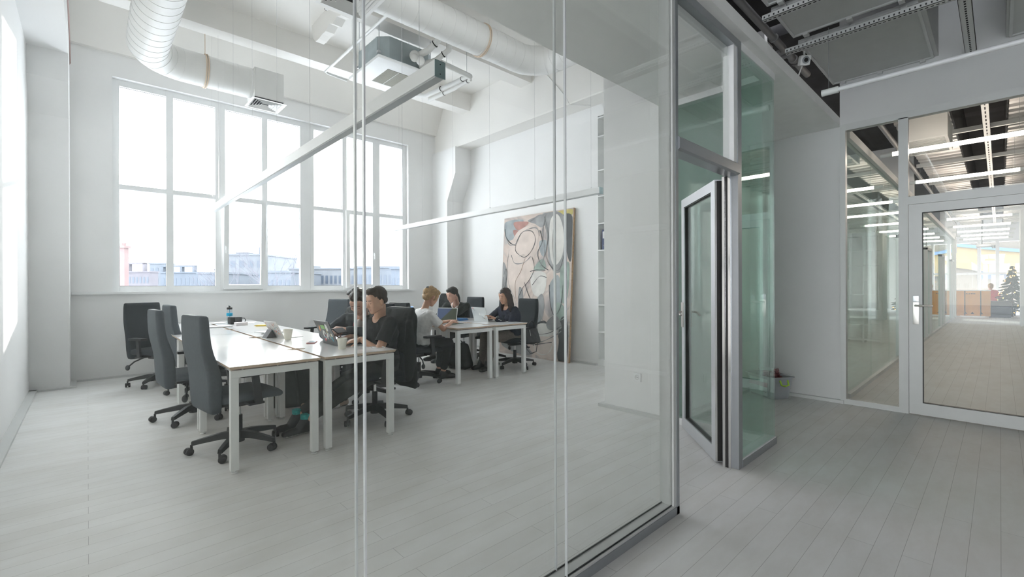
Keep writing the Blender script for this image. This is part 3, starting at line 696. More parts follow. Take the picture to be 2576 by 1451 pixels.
# ------------------------------------------------------------------ office chair
FAB = mat('charcoal_upholstery', (.017, .022, .028), .85, noise_amt=.15, noise_scale=40, bump=.25, bump_scale=350)
FABL = mat('glare_paled_upholstery', (.080, .094, .108), .85, noise_amt=.1, noise_scale=40, bump=.25, bump_scale=350)  # charcoal fabric with the glare off the glass put into its colour
def rrect(cx, hx, hy, z, n=6, r=.03):
    pts = []
    for (sx, sy, a0) in ((1, 1, 0), (-1, 1, PI/2), (-1, -1, PI), (1, -1, 3*PI/2)):
        for i in range(n):
            a = a0+PI/2*i/(n-1); pts.append((cx+sx*(hx-r)+r*math.cos(a), sy*(hy-r)+r*math.sin(a), z))
    return pts
def make_chair(fab):
    t = bpy.data.objects.new('office_chair', None); COL.objects.link(t)
    # backrest: S-shaped slab wrapping behind the seat
    prof = [(.352, -.222, .020, .19), (.362, -.226, .036, .208), (.40, -.228, .043, .216), (.50, -.230, .047, .222), (.60, -.234, .048, .224), (.67, -.244, .046, .225), (.74, -.262, .042, .225), (.80, -.278, .039, .224), (.87, -.290, .036, .223), (.96, -.297, .034, .220), (1.03, -.300, .033, .217), (1.068, -.301, .031, .212), (1.080, -.302, .022, .204)]
    rings = [rrect(x, h, w, z, r=min(.024, h*.8)) for z, x, h, w in prof]
    MB().loft(rings).build('backrest', fab, t, smooth=True, ang=60)
    b = MB()
    sp = [(-.19, .20, .415, .475), (-.17, .225, .405, .49), (0, .232, .405, .488), (.15, .232, .405, .485), (.235, .222, .40, .465), (.262, .19, .405, .445)]
    rings = []
    for x, hw, z0, z1 in sp:
        zc = (z0+z1)/2; hz = (z1-z0)/2
        ring = []
        for i in range(24):
            a = 2*PI*i/24; c, s = math.cos(a), math.sin(a)
            ring.append((x, hw*math.copysign(abs(c)**.35, c), zc+hz*math.copysign(abs(s)**.6, s)))
        rings.append(ring)
    b.loft(rings).build('seat', fab, t, smooth=True, ang=60)
    MB().box(-.16, -.12, .375, .14, .12, .405, bev=.01).box(-.10, -.06, .345, .10, .06, .38, bev=.01).build('mechanism', DARK, t)
    MB().tube([(-.02, .1, .37), (-.02, .24, .36), (-.03, .27, .345)], .007).box(-.05, .25, .325, 0, .30, .345, bev=.006).build('lever', DARK, t, smooth=True)
    MB().tube([(-.08, -.12, .37), (-.10, -.22, .33), (-.12, -.27, .28)], .009).ball((-.13, -.28, .26), (.025, .025, .035)).build('lever', DARK, t, smooth=True)
    b = MB(); b.lathe([(.026, .14), (.026, .27)], seg=18); b.mi = 1; b.lathe([(.014, .265), (.014, .36)], seg=16); b.build('gas_lift', [DARK, CHROME], t, smooth=True)
    # arms
    for s in (-1, 1):
        b = MB()
        b.prism([(.02, .40), (.075, .40), (.05, .61), (.0, .615)], 'y', s*.255-.012, s*.255+.012)
        b.box(-.02, min(s*.14, s*.262), .385, .09, max(s*.14, s*.262), .402)
        b.build('armrest_post', DARK, t)
        b = MB(); b.box(-.09, s*.262-.042, .612, .155, s*.262+.042, .642, bev=.012); b.build('armrest_pad', DARK, t, smooth=True)
    # five star base
    b = MB(); b.lathe([(.042, .06), (.045, .10), (.034, .15)], seg=20)
    for k_ in range(5):
        a = 2*PI*k_/5+.2; ca, sa = math.cos(a), math.sin(a); mx = Matrix.Rotation(a, 4, 'Z')
        rings = []
        for r_, z_, w_, h_ in ((.02, .12, .026, .028), (.12, .118, .024, .024), (.25, .098, .020, .018), (.315, .085, .016, .015)):
            rings.append([mx @ Vector((r_, sy*w_*tw, z_+sz*h_)) for sy, sz, tw in ((-1, -1, 1), (1, -1, 1), (1, 1, .75), (-1, 1, .75))])
        b.loft(rings)
    b.build('star_base', DARK, t)
    for k_ in range(5):
        a = 2*PI*k_/5+.2; mx = Matrix.Translation((.315*math.cos(a), .315*math.sin(a), 0)) @ Matrix.Rotation(a+1.1+k_*1.3, 4, 'Z')
        b = MB()
        for s in (-1, 1):
            q = mx @ Matrix.Translation((-.018, s*.016, .028)) @ Matrix.Rotation(PI/2, 4, 'X')
            b.lathe([(.020, -.011), (.027, -.009), (.028, 0), (.027, .009), (.020, .011)], seg=18, mx=q)
        b.tube([mx @ Vector((0, 0, .03)), mx @ Vector((0, 0, .075))], .009); b.box(-.035, -.006, .02, .008, .006, .055, mx=mx)
        b.build('caster', RUBBER, t, smooth=True)
    b = MB().box(.05, .2335, .435, .085, .236, .445); b.build('fabric_tag', UPVC, t)
    return t
ch = make_chair(FABL); ch2 = make_chair(FAB)
tag(ch, 'empty glare-paled charcoal office chair nearest the camera, left of the front desks', 'office chair', 'empty office chairs'); ch.location = (.885, 4.17, 0); ch.rotation_euler = (0, 0, math.radians(8))
dup(ch, (.765, 5.43, 0), math.radians(4), 'empty glare-paled charcoal office chair, second from the camera left of the front desks', 'empty office chairs')
dup(ch, (1.0, 6.68, 0), math.radians(5), 'empty glare-paled charcoal office chair, third back left of the front desks', 'empty office chairs')
GRP = 'empty office chairs'
tag(ch2, 'empty black office chair turned toward the camera by the window wall', 'office chair', GRP); ch2.location = (.68, 7.62, 0); ch2.rotation_euler = (0, 0, math.radians(-62))
dup(ch, (2.44, 5.62, 0), math.radians(172), 'empty glare-paled charcoal chair just left of the bowed man, lower of two', GRP)
dup(ch, (2.78, 7.35, 0), math.radians(205), 'empty glare-paled charcoal chair standing back near the window wall, taller looking of two', GRP)
dup(ch2, (2.05, 4.17, 0), math.radians(183), 'black office chair under the man in black T-shirt', 'occupied office chairs')
dup(ch2, (2.36, 5.02, 0), math.radians(215), 'black office chair under the bowed man with the phone', 'occupied office chairs')
dup(ch2, (3.26, 5.34, 0), math.radians(4), 'black office chair under the blond person in white T-shirt', 'occupied office chairs')
dup(ch2, (3.20, 6.35, 0), math.radians(-10), 'empty black chair behind the blond person, left of the rear desks', GRP)
dup(ch2, (4.98, 5.28, 0), math.radians(178), 'dark office chair under the long haired woman in navy', 'occupied office chairs')
dup(ch2, (5.02, 6.00, 0), math.radians(155), 'empty dark chair between the long haired woman and the man in sweater', GRP)
dup(ch2, (5.05, 6.72, 0), math.radians(185), 'black office chair under the man in dark sweater', 'occupied office chairs')
dup(ch2, (5.05, 7.55, 0), math.radians(185), 'black office chair draped with a coat, farthest at the rear desks', GRP)
dup(ch2, (3.0, 6.66, 0), math.radians(190), 'dark office chair of the person hidden behind the bowed man', 'occupied office chairs')
# ------------------------------------------------------------------ people
def ico(r, c, sub=1, sc=(1, 1, 1), rot=None):
    b = bmesh.new(); bmesh.ops.create_icosphere(b, subdivisions=sub, radius=1)
    out = []
    for v in b.verts:
        p = Vector((v.co.x*sc[0]*r, v.co.y*sc[1]*r, v.co.z*sc[2]*r))
        if rot is not None: p = rot @ p
        out.append(p+Vector(c))
    b.free(); return out
class Blob:
    """union of convex hulls, fused to one skin by voxel remeshing"""
    def __init__(s): s.b = bmesh.new()
    def hull(s, balls, sub=2):
        t = bmesh.new(); pts = []
        for q in balls: pts += ico(q[1], q[0], sub)
        for p in pts: t.verts.new(p)
        r = bmesh.ops.convex_hull(t, input=t.verts[:])
        junk = [g for g in r['geom_interior'] + r['geom_unused'] if isinstance(g, bmesh.types.BMVert)]
        if junk: bmesh.ops.delete(t, geom=list(set(junk)), context='VERTS')
        bmesh.ops.recalc_face_normals(t, faces=t.faces[:])
        me = bpy.data.meshes.new('t'); t.to_mesh(me); t.free(); s.b.from_mesh(me); bpy.data.meshes.remove(me); return s
    def cap(s, a, ra, c, rc): return s.hull([(a, ra), (c, rc)])
    def ell(s, c, sc, rot=None):
        t = bmesh.new(); bmesh.ops.create_icosphere(t, subdivisions=3, radius=1)
        for v in t.verts:
            p = Vector((v.co.x*sc[0], v.co.y*sc[1], v.co.z*sc[2])); v.co = (rot @ p if rot is not None else p)+Vector(c)
        me = bpy.data.meshes.new('t'); t.to_mesh(me); t.free(); s.b.from_mesh(me); bpy.data.meshes.remove(me); return s
    def mesh(s, voxel, smooth=4, name='m', disp=None, factor=.5):
        me = bpy.data.meshes.new(name); s.b.to_mesh(me); s.b.free()
        o = bpy.data.objects.new('tmp', me); COL.objects.link(o)
        m = o.modifiers.new('r', 'REMESH'); m.mode = 'VOXEL'; m.voxel_size = voxel
        if smooth: m2 = o.modifiers.new('s', 'SMOOTH'); m2.iterations = smooth; m2.factor = factor
        dg = bpy.context.evaluated_depsgraph_get(); dg.update()
        out = bpy.data.meshes.new_from_object(o.evaluated_get(dg)); out.name = name
        bpy.data.objects.remove(o); bpy.data.meshes.remove(me)
        for p in out.polygons: p.use_smooth = True
        if disp:
            ns = [v.normal.copy() for v in out.vertices]
            for v, n in zip(out.vertices, ns): v.co += n*disp(v.co)
        return out
def link(me, name, mats, parent):
    for m in mats: me.materials.append(m)
    o = bpy.data.objects.new(name, me); COL.objects.link(o); o.parent = parent; return o
def relax(bm_, it=10):
    for _ in range(it):
        new = {}
        for v in bm_.verts:
            es = [e for e in v.link_edges if len(e.link_faces) == 1]
            if len(es) == 2: new[v] = v.co*.4+(es[0].other_vert(v).co+es[1].other_vert(v).co)*.3
        for v, c in new.items(): v.co = c
def ik(a, c, l1, l2, pole):
    a, c, pole = Vector(a), Vector(c), Vector(pole)
    d = c-a; L = min(d.length, (l1+l2)*.999); c = a+d.normalized()*L
    x = (l1*l1-l2*l2+L*L)/(2*L); h = math.sqrt(max(0, l1*l1-x*x)); u = d.normalized()
    p = pole-a; p = p-u*p.dot(u); p.normalize()
    return a+u*x+p*h, c
SKIN = {}
def skin(n, c):
    m = mat(n, c, .5, noise_amt=.05, noise_scale=25)
    m.node_tree.nodes['Principled BSDF'].inputs['Subsurface Weight'].default_value = .08
    m.node_tree.nodes['Principled BSDF'].inputs['Subsurface Radius'].default_value = (.02, .008, .004)
    return m
SK1 = skin('fair_skin', (.60, .36, .25)); SK2 = skin('warm_skin', (.56, .32, .22)); SK3 = skin('pink_skin', (.60, .36, .27))
LIP = mat('lip', (.50, .26, .20), .45); LASH = mat('eyelash', (.05, .03, .025), .6); EYEW = mat('eye_white', (.7, .68, .65), .3); IRIS = mat('dark_iris', (.03, .02, .015), .2)
def cloth(n, c, sc=14, amt=.1): return mat(n, c, .9, noise_amt=amt, noise_scale=sc, bump=.6, bump_scale=16)
def hand(bl, w, d, nrm, thumb, curl=.5, k=1.0):
    """w wrist, d finger direction, nrm back-of-hand normal, thumb: side vector sign (+1/-1)"""
    d = Vector(d).normalized(); nrm = (Vector(nrm)-d*Vector(nrm).dot(d)).normalized(); s = d.cross(nrm)*thumb
    w = Vector(w)
    pts = []
    for o in (-.030, -.010, .010, .030): pts.append((w+d*.088*k+s*o*k, .0135*k))
    bl.hull([(w, .024*k), (w+d*.03+s*.026*k, .016*k), (w+d*.03-s*.024*k, .015*k)] + pts)
    lens = {.033: (.040, .024, .019), .011: (.045, .028, .021), -.011: (.042, .026, .020), -.032: (.032, .020, .017)}
    for i, (o, ls) in enumerate(lens.items()):
        p = w+d*.090*k+s*o*k; a = curl*(.45+.12*i); dd = d
        r = .0095
        for j, l in enumerate(ls):
            dd = (dd*math.cos(a)-nrm*math.sin(a)).normalized() if j == 0 else (dd*math.cos(a*1.1)-nrm_*math.sin(a*1.1)).normalized()
            nrm_ = (nrm-dd*nrm.dot(dd)).normalized()
            q = p+(dd+s*(o*1.2))*l*k; bl.cap(p, r*k, q, (r-.0008)*k); p = q; r -= .0009
    p = w+d*.02*k+s*.028*k
    td = (d*.62+s*.62-nrm*.35).normalized(); q = p+td*.042*k; bl.cap(p, .015*k, q, .0118*k)
    td = (d*.85+s*.2-nrm*.45).normalized(); q2 = q+td*.032*k; bl.cap(q, .0118*k, q2, .0105*k); q3 = q2+(td*.9-s*.1).normalized()*.022*k; bl.cap(q2, .0105*k, q3, .009*k)
def build_person(nm, label, hip, face, neck, head, hdir, hup, hands, elbows, feet, knees, skinm, hairm, hairstyle, shirt, sleeve, pants, shoe, fem=False, collar=None, hcurl=(.5, .5), hnrm=(None, None), hdirs=(None, None), ankle_skin=False, sh_w=None, scale=1.0, shoe_low=True, extras=None):
    """all positions are in the room frame"""
    root = thing(nm, label, 'person', (hip[0], hip[1], 0))
    base = Vector((hip[0], hip[1], 0))
    V = lambda p: Vector(p)-base
    hip_ = V(hip); neck_ = V(neck); head_ = V(head)
    f = Vector((math.cos(face), math.sin(face), 0)); l = Vector((-f.y, f.x, 0))
    k = scale; SW = (sh_w or (.165 if fem else .19))
    up = (neck_-hip_).normalized(); fwd = l.cross(up)*1; fwd = (f - up*f.dot(up)).normalized()
    chest = hip_.lerp(neck_, .68)+fwd*-.01; waist = hip_.lerp(neck_, .33)
    shl = [neck_-up*.055+l*SW*s for s in (1, -1)]
    def torso(bl, e=0.):
        bl.hull([(hip_+l*.085, .10+e), (hip_-l*.085, .10+e), (waist+l*.07, .088+e), (waist-l*.07, .088+e)])
        bl.hull([(waist+l*.07, .088+e), (waist-l*.07, .088+e), (chest+l*.085, .105+e), (chest-l*.085, .105+e)])
        bl.hull([(chest+l*.085, .103+e), (chest-l*.085, .103+e), (shl[0]-l*.02-up*.02, .058+e), (shl[1]+l*.02-up*.02, .058+e), (neck_-up*.03, .06+e)])
        if fem:
            for s in (1, -1): bl.ell(chest+fwd*.07+l*.06*s-up*.03, (.06+e, .06+e, .06+e))
    bl = Blob(); torso(bl)
    hd = Vector(hdir).normalized(); hu = (Vector(hup)-hd*Vector(hup).dot(hd)).normalized(); hl = hu.cross(hd)
    R = Matrix((hd, hl, hu)).transposed()
    H = lambda x, y, z: head_+R @ Vector((x, y, z))
    # head
    bl.ell(H(-.012, 0, .038), (.096, .075, .090), R)
    bl.hull([(H(.062, .032, .05), .026), (H(.062, -.032, .05), .026), (H(.060, .043, -.018), .022), (H(.060, -.043, -.018), .022), (H(.068, .0, -.088), .021), (H(.066, .016, -.088), .016), (H(.066, -.016, -.088), .016), (H(.0, .050, -.058), .018), (H(.0, -.050, -.058), .018), (H(-.01, .055, 0), .02), (H(-.01, -.055, 0), .02)])
    bl.hull([(H(.088, 0, .004), .0075), (H(.107, 0, -.030), .0095), (H(.092, .0105, -.037), .0075), (H(.092, -.0105, -.037), .0075), (H(.07, 0, 0), .012)])
    for s in (1, -1):
        bl.cap(H(.080, .014*s, .018), .009, H(.070, .042*s, .016), .009)
        bl.ell(H(-.008, .077*s, -.008), (.017, .008, .031), R)
        bl.ell(H(.074, .030*s, .0), (.013, .014, .011), R)
    bl.cap(H(.084, .016, -.058), .0075, H(.084, -.016, -.058), .0075); bl.cap(H(.090, .006, -.056), .0065, H(.090, -.006, -.056), .0065)
    bl.cap(H(.082, .013, -.069), .008, H(.082, -.013, -.069), .008)
    bl.cap(H(-.028, 0, -.045), .052 if not fem else .044, neck_-up*.02, .058 if not fem else .048)
    # arms
    elb = []; wr = []
    for i, s in enumerate((1, -1)):
        e_, w_ = ik(shl[i], V(hands[i]), .285*k, .25*k, V(elbows[i])); elb.append(e_); wr.append(w_)
        r0 = .050 if not fem else .040
        bl.cap(shl[i], r0, e_, .040 if not fem else .033); bl.cap(e_, .040 if not fem else .033, w_, .0265 if not fem else .023)
        dd = Vector(hdirs[i]) if hdirs[i] else (w_-e_).normalized()
        nn = Vector(hnrm[i]) if hnrm[i] else Vector((0, 0, 1))
        hand(bl, w_+dd.normalized()*.01, dd, nn, -s if not hnrm[i] else -s, hcurl[i], 1.0 if not fem else .92)
    # legs
    hj = [hip_+l*.085*s for s in (1, -1)]; kn = []; an = []
    for i in range(2):
        k_, a_ = ik(hj[i], V(feet[i])+Vector((0, 0, .085)), .43*k, .42*k, V(knees[i])); kn.append(k_); an.append(a_)
        bl.cap(hj[i], .08, k_, .055); bl.cap(k_, .052, a_, .036)
    me = bl.mesh(.0052, 3, 'body')
    o = link(me, 'body', [skinm, LIP, hairm], root)
    # lips and brows are colour patches on the face
    Ri = R.inverted()
    for p in me.polygons:
        q = Ri @ (p.center-head_)
        if q.x > .078 and abs(q.y) < .021 and -.074 < q.z < -.055: p.material_index = 1
        elif q.x > .066 and .012 < abs(q.y) < .048 and .0185 < q.z < .0255: p.material_index = 2
    for s in (1, -1):
        b = MB(); b.ball(H(.0842, .030*s, -.0025), (.0042, .0115, .0017), 12, R); b.mi = 1; b.ball(H(.0835, .030*s, -.004), (.0035, .006, .0022), 10, R)
        b.build('eye', [LASH, IRIS], root, smooth=True)
    # shoes
    for i in range(2):
        s = Blob(); a = an[i]; g = Vector(feet[i])-base; dirv = (g-Vector((kn[i].x, kn[i].y, 0)))
        fd = shoe[2] if len(shoe) > 2 and shoe[2] is not None else None
        fd = Vector(fd[i]).normalized() if fd else f
        z0 = g.z; hb = Vector((a.x, a.y, z0)); sd_ = Vector((-fd.y, fd.x, 0)).normalized()
        s.hull([(hb-fd*.035+Vector((0, 0, .03)), .032), (hb+fd*.06+Vector((0, 0, .04)), .038), (a+Vector((0, 0, .0 if shoe_low else .06)), .045), (hb-fd*.02+Vector((0, 0, .07)), .036)])
        s.hull([(hb+fd*.06+Vector((0, 0, .035)), .038), (hb+fd*.17+sd_*.012+Vector((0, 0, .027)), .028), (hb+fd*.17-sd_*.012+Vector((0, 0, .027)), .028), (hb+fd*.13+Vector((0, 0, .035)), .036)])
        me = s.mesh(.006, 3, 'shoe'); so = link(me, 'shoe', [shoe[0], shoe[1]], root)
        for p in me.polygons:
            if p.center.z < z0+.018: p.material_index = 1
    # pants
    s = Blob(); e = .014
    s.hull([(hip_+l*.085, .105+e), (hip_-l*.085, .105+e), (waist.lerp(hip_, .6)+l*.07, .09+e), (waist.lerp(hip_, .6)-l*.07, .09+e)])
    for i in range(2):
        end = kn[i].lerp(an[i], .80 if ankle_skin else .97)
        s.cap(hj[i], .085+e, kn[i], .058+e); s.cap(kn[i], .056+e, end, .042+e*.8)
    wr_ = lambda p: .004*noise.noise(p*16)+.003*noise.noise(p*35)
    link(s.mesh(.009, 3, 'trousers', wr_), 'trousers', [pants], root)
    # shirt
    s = Blob(); e = .013
    s.hull([(hip_+l*.08+up*.065, .119+e), (hip_-l*.08+up*.065, .119+e), (waist+l*.07, .09+e), (waist-l*.07, .09+e)])
    s.hull([(waist+l*.07, .09+e), (waist-l*.07, .09+e), (chest+l*.085, .106+e), (chest-l*.085, .106+e)])
    s.hull([(chest+l*.085, .104+e), (chest-l*.085, .104+e), (shl[0]-l*.02-up*.02, .058+e), (shl[1]+l*.02-up*.02, .058+e), (neck_-up*.045, .056+e)])
    if fem:
        for q in (1, -1): s.ell(chest+fwd*.07+l*.06*q-up*.03, (.06+e, .06+e, .06+e))
    for i in range(2):
        r0 = .052 if not fem else .042
        if sleeve == 'short':
            s.cap(shl[i], r0+e, shl[i].lerp(elb[i], .72), (.058 if not fem else .05)+e)
        else:
            s.cap(shl[i], r0+e, elb[i], (.046 if not fem else .038)+e); s.cap(elb[i], (.046 if not fem else .038)+e, elb[i].lerp(wr[i], .93), (.032 if not fem else .026)+e*.6)
    def wr2(p):
        return .0045*noise.noise(p*13)+.004*noise.noise(p*30+Vector((3, 1, 2)))
    me = s.mesh(.008, 3, 'top', wr2)
    # open the neckline so the throat shows
    bm_ = bmesh.new(); bm_.from_mesh(me); nc = neck_+up*.012+fwd*.045
    dele = [v for v in bm_.verts if (v.co-nc).length < (.062 if collar != 'crew' else .055)]
    bmesh.ops.delete(bm_, geom=dele, context='VERTS')
    if sleeve == 'short':
        for i in range(2):
            ax = (elb[i]-shl[i]).normalized(); cut = shl[i].lerp(elb[i], .72)
            g = [v for v in bm_.verts if (v.co-cut).dot(ax) > 0.0 and (v.co-cut).length < .09]
            bmesh.ops.delete(bm_, geom=g, context='VERTS')
    relax(bm_); bm_.to_mesh(me); bm_.free()
    so = link(me, 'top', [shirt], root)
    sm = so.modifiers.new('t', 'SOLIDIFY'); sm.thickness = .004; sm.offset = -1
    # hair
    s = Blob()
    if hairstyle in ('short', 'crop'):
        s.ell(H(-.020, 0, .056), (.099, .080, .083), R); s.hull([(H(-.055, .035, .0), .040), (H(-.055, -.035, .0), .040), (H(-.045, 0, .08), .058)])
        s.ell(H(.030, 0, .105), (.058, .058, .032), R)
        for q in (1, -1): s.hull([(H(-.02, .066*q, .06), .016), (H(.012, .068*q, .03), .010), (H(-.035, .064*q, .0), .016)])
        def keep(q): return q.z > .028 + (.040 if q.x > .055 else 0) and q.x < .1 or (q.x < .018 and q.z > -.004) or (q.x < -.03 and q.z > -.035)
    elif hairstyle == 'bun':
        s.ell(H(-.018, 0, .05), (.102, .083, .088), R); s.hull([(H(-.07, .035, -.02), .045), (H(-.07, -.035, -.02), .045), (H(-.05, 0, .08), .06)])
        s.ell(H(-.09, .01, .03), (.055, .06, .06), R); s.ell(H(-.07, 0, -.045), (.05, .055, .04), R)
        for q in (1, -1): s.hull([(H(.02, .07*q, .06), .018), (H(.045, .066*q, .0), .012), (H(.01, .072*q, -.035), .012)])
        s.ell(H(.05, .0, .10), (.055, .062, .035), R)
        def keep(q): return q.z > .028 + (.035 if q.x > .06 else 0) or (q.x < .05 and q.z > -.05 and (q.x < -.01 or abs(q.y) > .068)) or q.x < -.03
    else:   # long hair over the shoulders
        s.ell(H(-.015, 0, .048), (.102, .084, .090), R)
        for q in (1, -1):
            s.hull([(H(.035, .066*q, .06), .022), (H(.02, .082*q, -.02), .018), (H(-.05, .06*q, 0), .035)])
            s.hull([(H(.02, .082*q, -.02), .018), (H(.03, .088*q, -.13), .020), (H(-.05, .07*q, -.14), .032), (H(-.05, .06*q, 0), .035)])
            s.hull([(H(.03, .088*q, -.13), .020), (H(.035, .095*q, -.22), .014), (H(-.04, .08*q, -.24), .025), (H(-.05, .07*q, -.14), .032)])
        s.hull([(H(-.06, .04, 0), .045), (H(-.06, -.04, 0), .045), (H(-.06, .05, -.16), .035), (H(-.06, -.05, -.16), .035)])
        s.hull([(H(-.06, .05, -.16), .035), (H(-.06, -.05, -.16), .035), (H(-.05, .05, -.24), .022), (H(-.05, -.05, -.24), .022)])
        def keep(q): return q.z > .062 or q.x < .04 or abs(q.y) > .062
    hd_ = lambda p: .0035*noise.noise(p*45)+.0025*noise.noise(Vector((p.x*90, p.y*90, p.z*25)))
    me = s.mesh(.006, 2, 'hair', hd_)
    bm_ = bmesh.new(); bm_.from_mesh(me)
    dele = [v for v in bm_.verts if not keep(Ri @ (v.co-head_))]
    bmesh.ops.delete(bm_, geom=dele, context='VERTS'); relax(bm_, 6); bm_.to_mesh(me); bm_.free()
    ho = link(me, 'hair', [hairm], root); sm = ho.modifiers.new('t', 'SOLIDIFY'); sm.thickness = .006; sm.offset = -1
    if extras: extras(root, H, R, neck_, up, fwd, l, elb, wr, an, V)
    return root
HB = mat('dark_brown_hair', (.035, .022, .014), .55, noise_amt=.35, noise_scale=60); HK = mat('black_hair', (.014, .011, .010), .5, noise_amt=.3, noise_scale=60)
HBL = mat('blond_hair', (.38, .24, .11), .55, noise_amt=.3, noise_scale=50); HL = mat('long_dark_brown_hair', (.030, .016, .014), .4, noise_amt=.35, noise_scale=50, stretch=(1, 1, .2))
BLK = cloth('black_cotton', (.009, .010, .011)); SWT = cloth('black_knit', (.008, .011, .010)); NAVY = cloth('navy_jersey', (.014, .017, .034)); WTS = cloth('white_cotton', (.74, .73, .72), amt=.03)
DJK = cloth('charcoal_denim', (.040, .048, .058)); JEAN = cloth('dark_jeans', (.045, .05, .048)); BPT = cloth('black_trousers', (.016, .018, .02)); CHK = mat('fine_checked_wool', (.17, .14, .125), .9, noise_amt=.35, noise_scale=90)
SHB = mat('black_shoe_leather', (.015, .015, .016), .4); SOLE = mat('grey_sole', (.38, .38, .36), .6); BEIGE = mat('beige_suede', (.45, .34, .26), .8); SOLEB = mat('black_sole', (.02, .02, .02), .6)
# man in black T-shirt, typing on the black laptop
def exA(root, H, R, neck_, up, fwd, l, elb, wr, an, V):
    b = MB()
    for i in (0, 1):
        a = an[i]; b.lathe([(.040, -.03), (.0385, .02), (.040, .06)], a, 16)
    b.build('sock', mat('turquoise_patterned_sock', (.05, .42, .40), .8, noise_amt=.5, noise_scale=30), root, smooth=True)['label'] = 'turquoise and white patterned sock'
build_person('person', 'person in a black T-shirt typing on the black laptop at the front desks', (2.12, 4.14, .535), math.radians(183), (2.04, 4.04, 1.005), (1.963, 3.95, 1.155), (-.97, -.10, -.22), (-.22, 0, 1),
    hands=[(1.86, 4.05, .80), (1.88, 4.34, .80)], elbows=[(2.0, 3.55, .6), (2.2, 4.6, .6)], feet=[(1.36, 4.19, .0), (1.30, 4.34, .0)], knees=[(1.7, 4.0, .9), (1.7, 4.3, .9)],
    skinm=SK1, hairm=HB, hairstyle='short', shirt=BLK, sleeve='short', pants=JEAN, shoe=(SHB, SOLE, [(-1, -.1, 0), (-1, .05, 0)]), collar='v', hcurl=(.55, .5), hdirs=((-.95, .25, -.12), (-.95, -.15, -.12)), extras=exA, ankle_skin=True)
# bowed man with the phone
def exB(root, H, R, neck_, up, fwd, l, elb, wr, an, V):
    c = neck_+up*.0
    b = MB()
    b.mi = 0; b.tube([c+l*.075-up*.01+fwd*.02, c+l*.05-up*.09+fwd*.10, c+l*.015-up*.24+fwd*.155], [.016, .020, .018], 8)
    b.tube([c-l*.075-up*.01+fwd*.02, c-l*.05-up*.09+fwd*.10, c-l*.015-up*.24+fwd*.155], [.016, .020, .018], 8)
    o = b.build('shirt_collar', mat('red_black_check', (.30, .03, .04), .9, noise_amt=.7, noise_scale=60), root, smooth=True); o['label'] = 'red checked shirt edge under the jacket'
    b = MB(); b.ball(c-up*.06+fwd*.085, (.045, .035, .07), 14, R); b.build('undershirt', WTS, root, smooth=True)['label'] = 'white undershirt at the neck'
build_person('person', 'person in a dark jacket with head bowed over a phone', (2.36, 5.00, .53), math.radians(222), (2.14, 4.60, .985), (1.985, 4.375, 1.13), (-.62, -.52, -.62), (-.42, -.35, .85),
    hands=[(1.87, 4.40, .865), (1.79, 4.50, .845)], elbows=[(2.2, 4.1, .7), (1.70, 5.0, .70)], feet=[(2.02, 4.85, 0), (1.86, 5.08, 0)], knees=[(1.9, 4.5, .9), (1.8, 4.9, .9)],
    skinm=SK3, hairm=HB, hairstyle='crop', shirt=DJK, sleeve='long', pants=BPT, shoe=(BEIGE, SOLE, [(-1, -.3, 0), (-1, .1, 0)]), hcurl=(.95, .9), hnrm=((.3, -.5, .8), (-.5, .3, .8)), hdirs=((-.8, .25, .1), (-.3, -.85, .1)), extras=exB)
# blond person in the white T-shirt
def exC(root, H, R, neck_, up, fwd, l, elb, wr, an, V):
    b = MB()
    for i in range(22):
        a = 2*PI*i/22
    b.tube([H(-.125, .02, .06), H(-.135, .0, .075), H(-.12, -.02, .09)], .010, 8); b.build('hair_clip', mat('dark_hair_clip', (.12, .13, .16), .3), root, smooth=True)
build_person('person', 'blond person in a white T-shirt seen from the side at the rear desks', (3.27, 5.36, .52), math.radians(-8), (3.30, 5.26, .985), (3.365, 5.20, 1.145), (.84, .12, -.50), (.42, 0, .9),
    hands=[(3.68, 5.36, .785), (3.66, 5.16, .785)], elbows=[(3.4, 5.75, .6), (3.40, 4.95, .6)], feet=[(3.70, 5.52, 0), (3.62, 5.30, 0)], knees=[(3.8, 5.4, .9), (3.75, 5.2, .9)],
    skinm=SK2, hairm=HBL, hairstyle='bun', shirt=WTS, sleeve='short', pants=BPT, shoe=(SHB, SOLEB, [(1, .0, 0), (1, -.2, 0)]), fem=True, hcurl=(.5, .5), ankle_skin=True, sh_w=.175, extras=exC)
# man in dark sweater
def exD(root, H, R, neck_, up, fwd, l, elb, wr, an, V):
    c = neck_+up*.015; b = MB()
    b.tube([c+l*.058+up*.01-fwd*.01, c+l*.050-up*.02+fwd*.055, c-up*.075+fwd*.098], [.012, .013, .010], 8); b.tube([c-l*.058+up*.01-fwd*.01, c-l*.050-up*.02+fwd*.055, c-up*.075+fwd*.098], [.012, .013, .010], 8)
    b.build('shirt_collar', WTS, root, smooth=True)['label'] = 'white shirt collar above the sweater'
build_person('person', 'person in a dark sweater with white collar leaning over the rear desks', (4.98, 6.66, .53), math.radians(205), (4.60, 6.33, .985), (4.41, 6.17, 1.135), (-.95, .02, -.35), (-.3, 0, 1),
    hands=[(4.22, 5.98, .80), (4.24, 6.25, .81)], elbows=[(4.55, 5.8, .6), (4.4, 6.9, .6)], feet=[(4.38, 6.50, 0), (4.42, 6.75, 0)], knees=[(4.4, 6.4, .9), (4.4, 6.7, .9)],
    skinm=SK3, hairm=HK, hairstyle='short', shirt=SWT, sleeve='long', pants=BPT, shoe=(SHB, SOLEB, [(-1, -.2, 0), (-1, .1, 0)]), collar='v', hcurl=(.6, .6), extras=exD, ankle_skin=True)
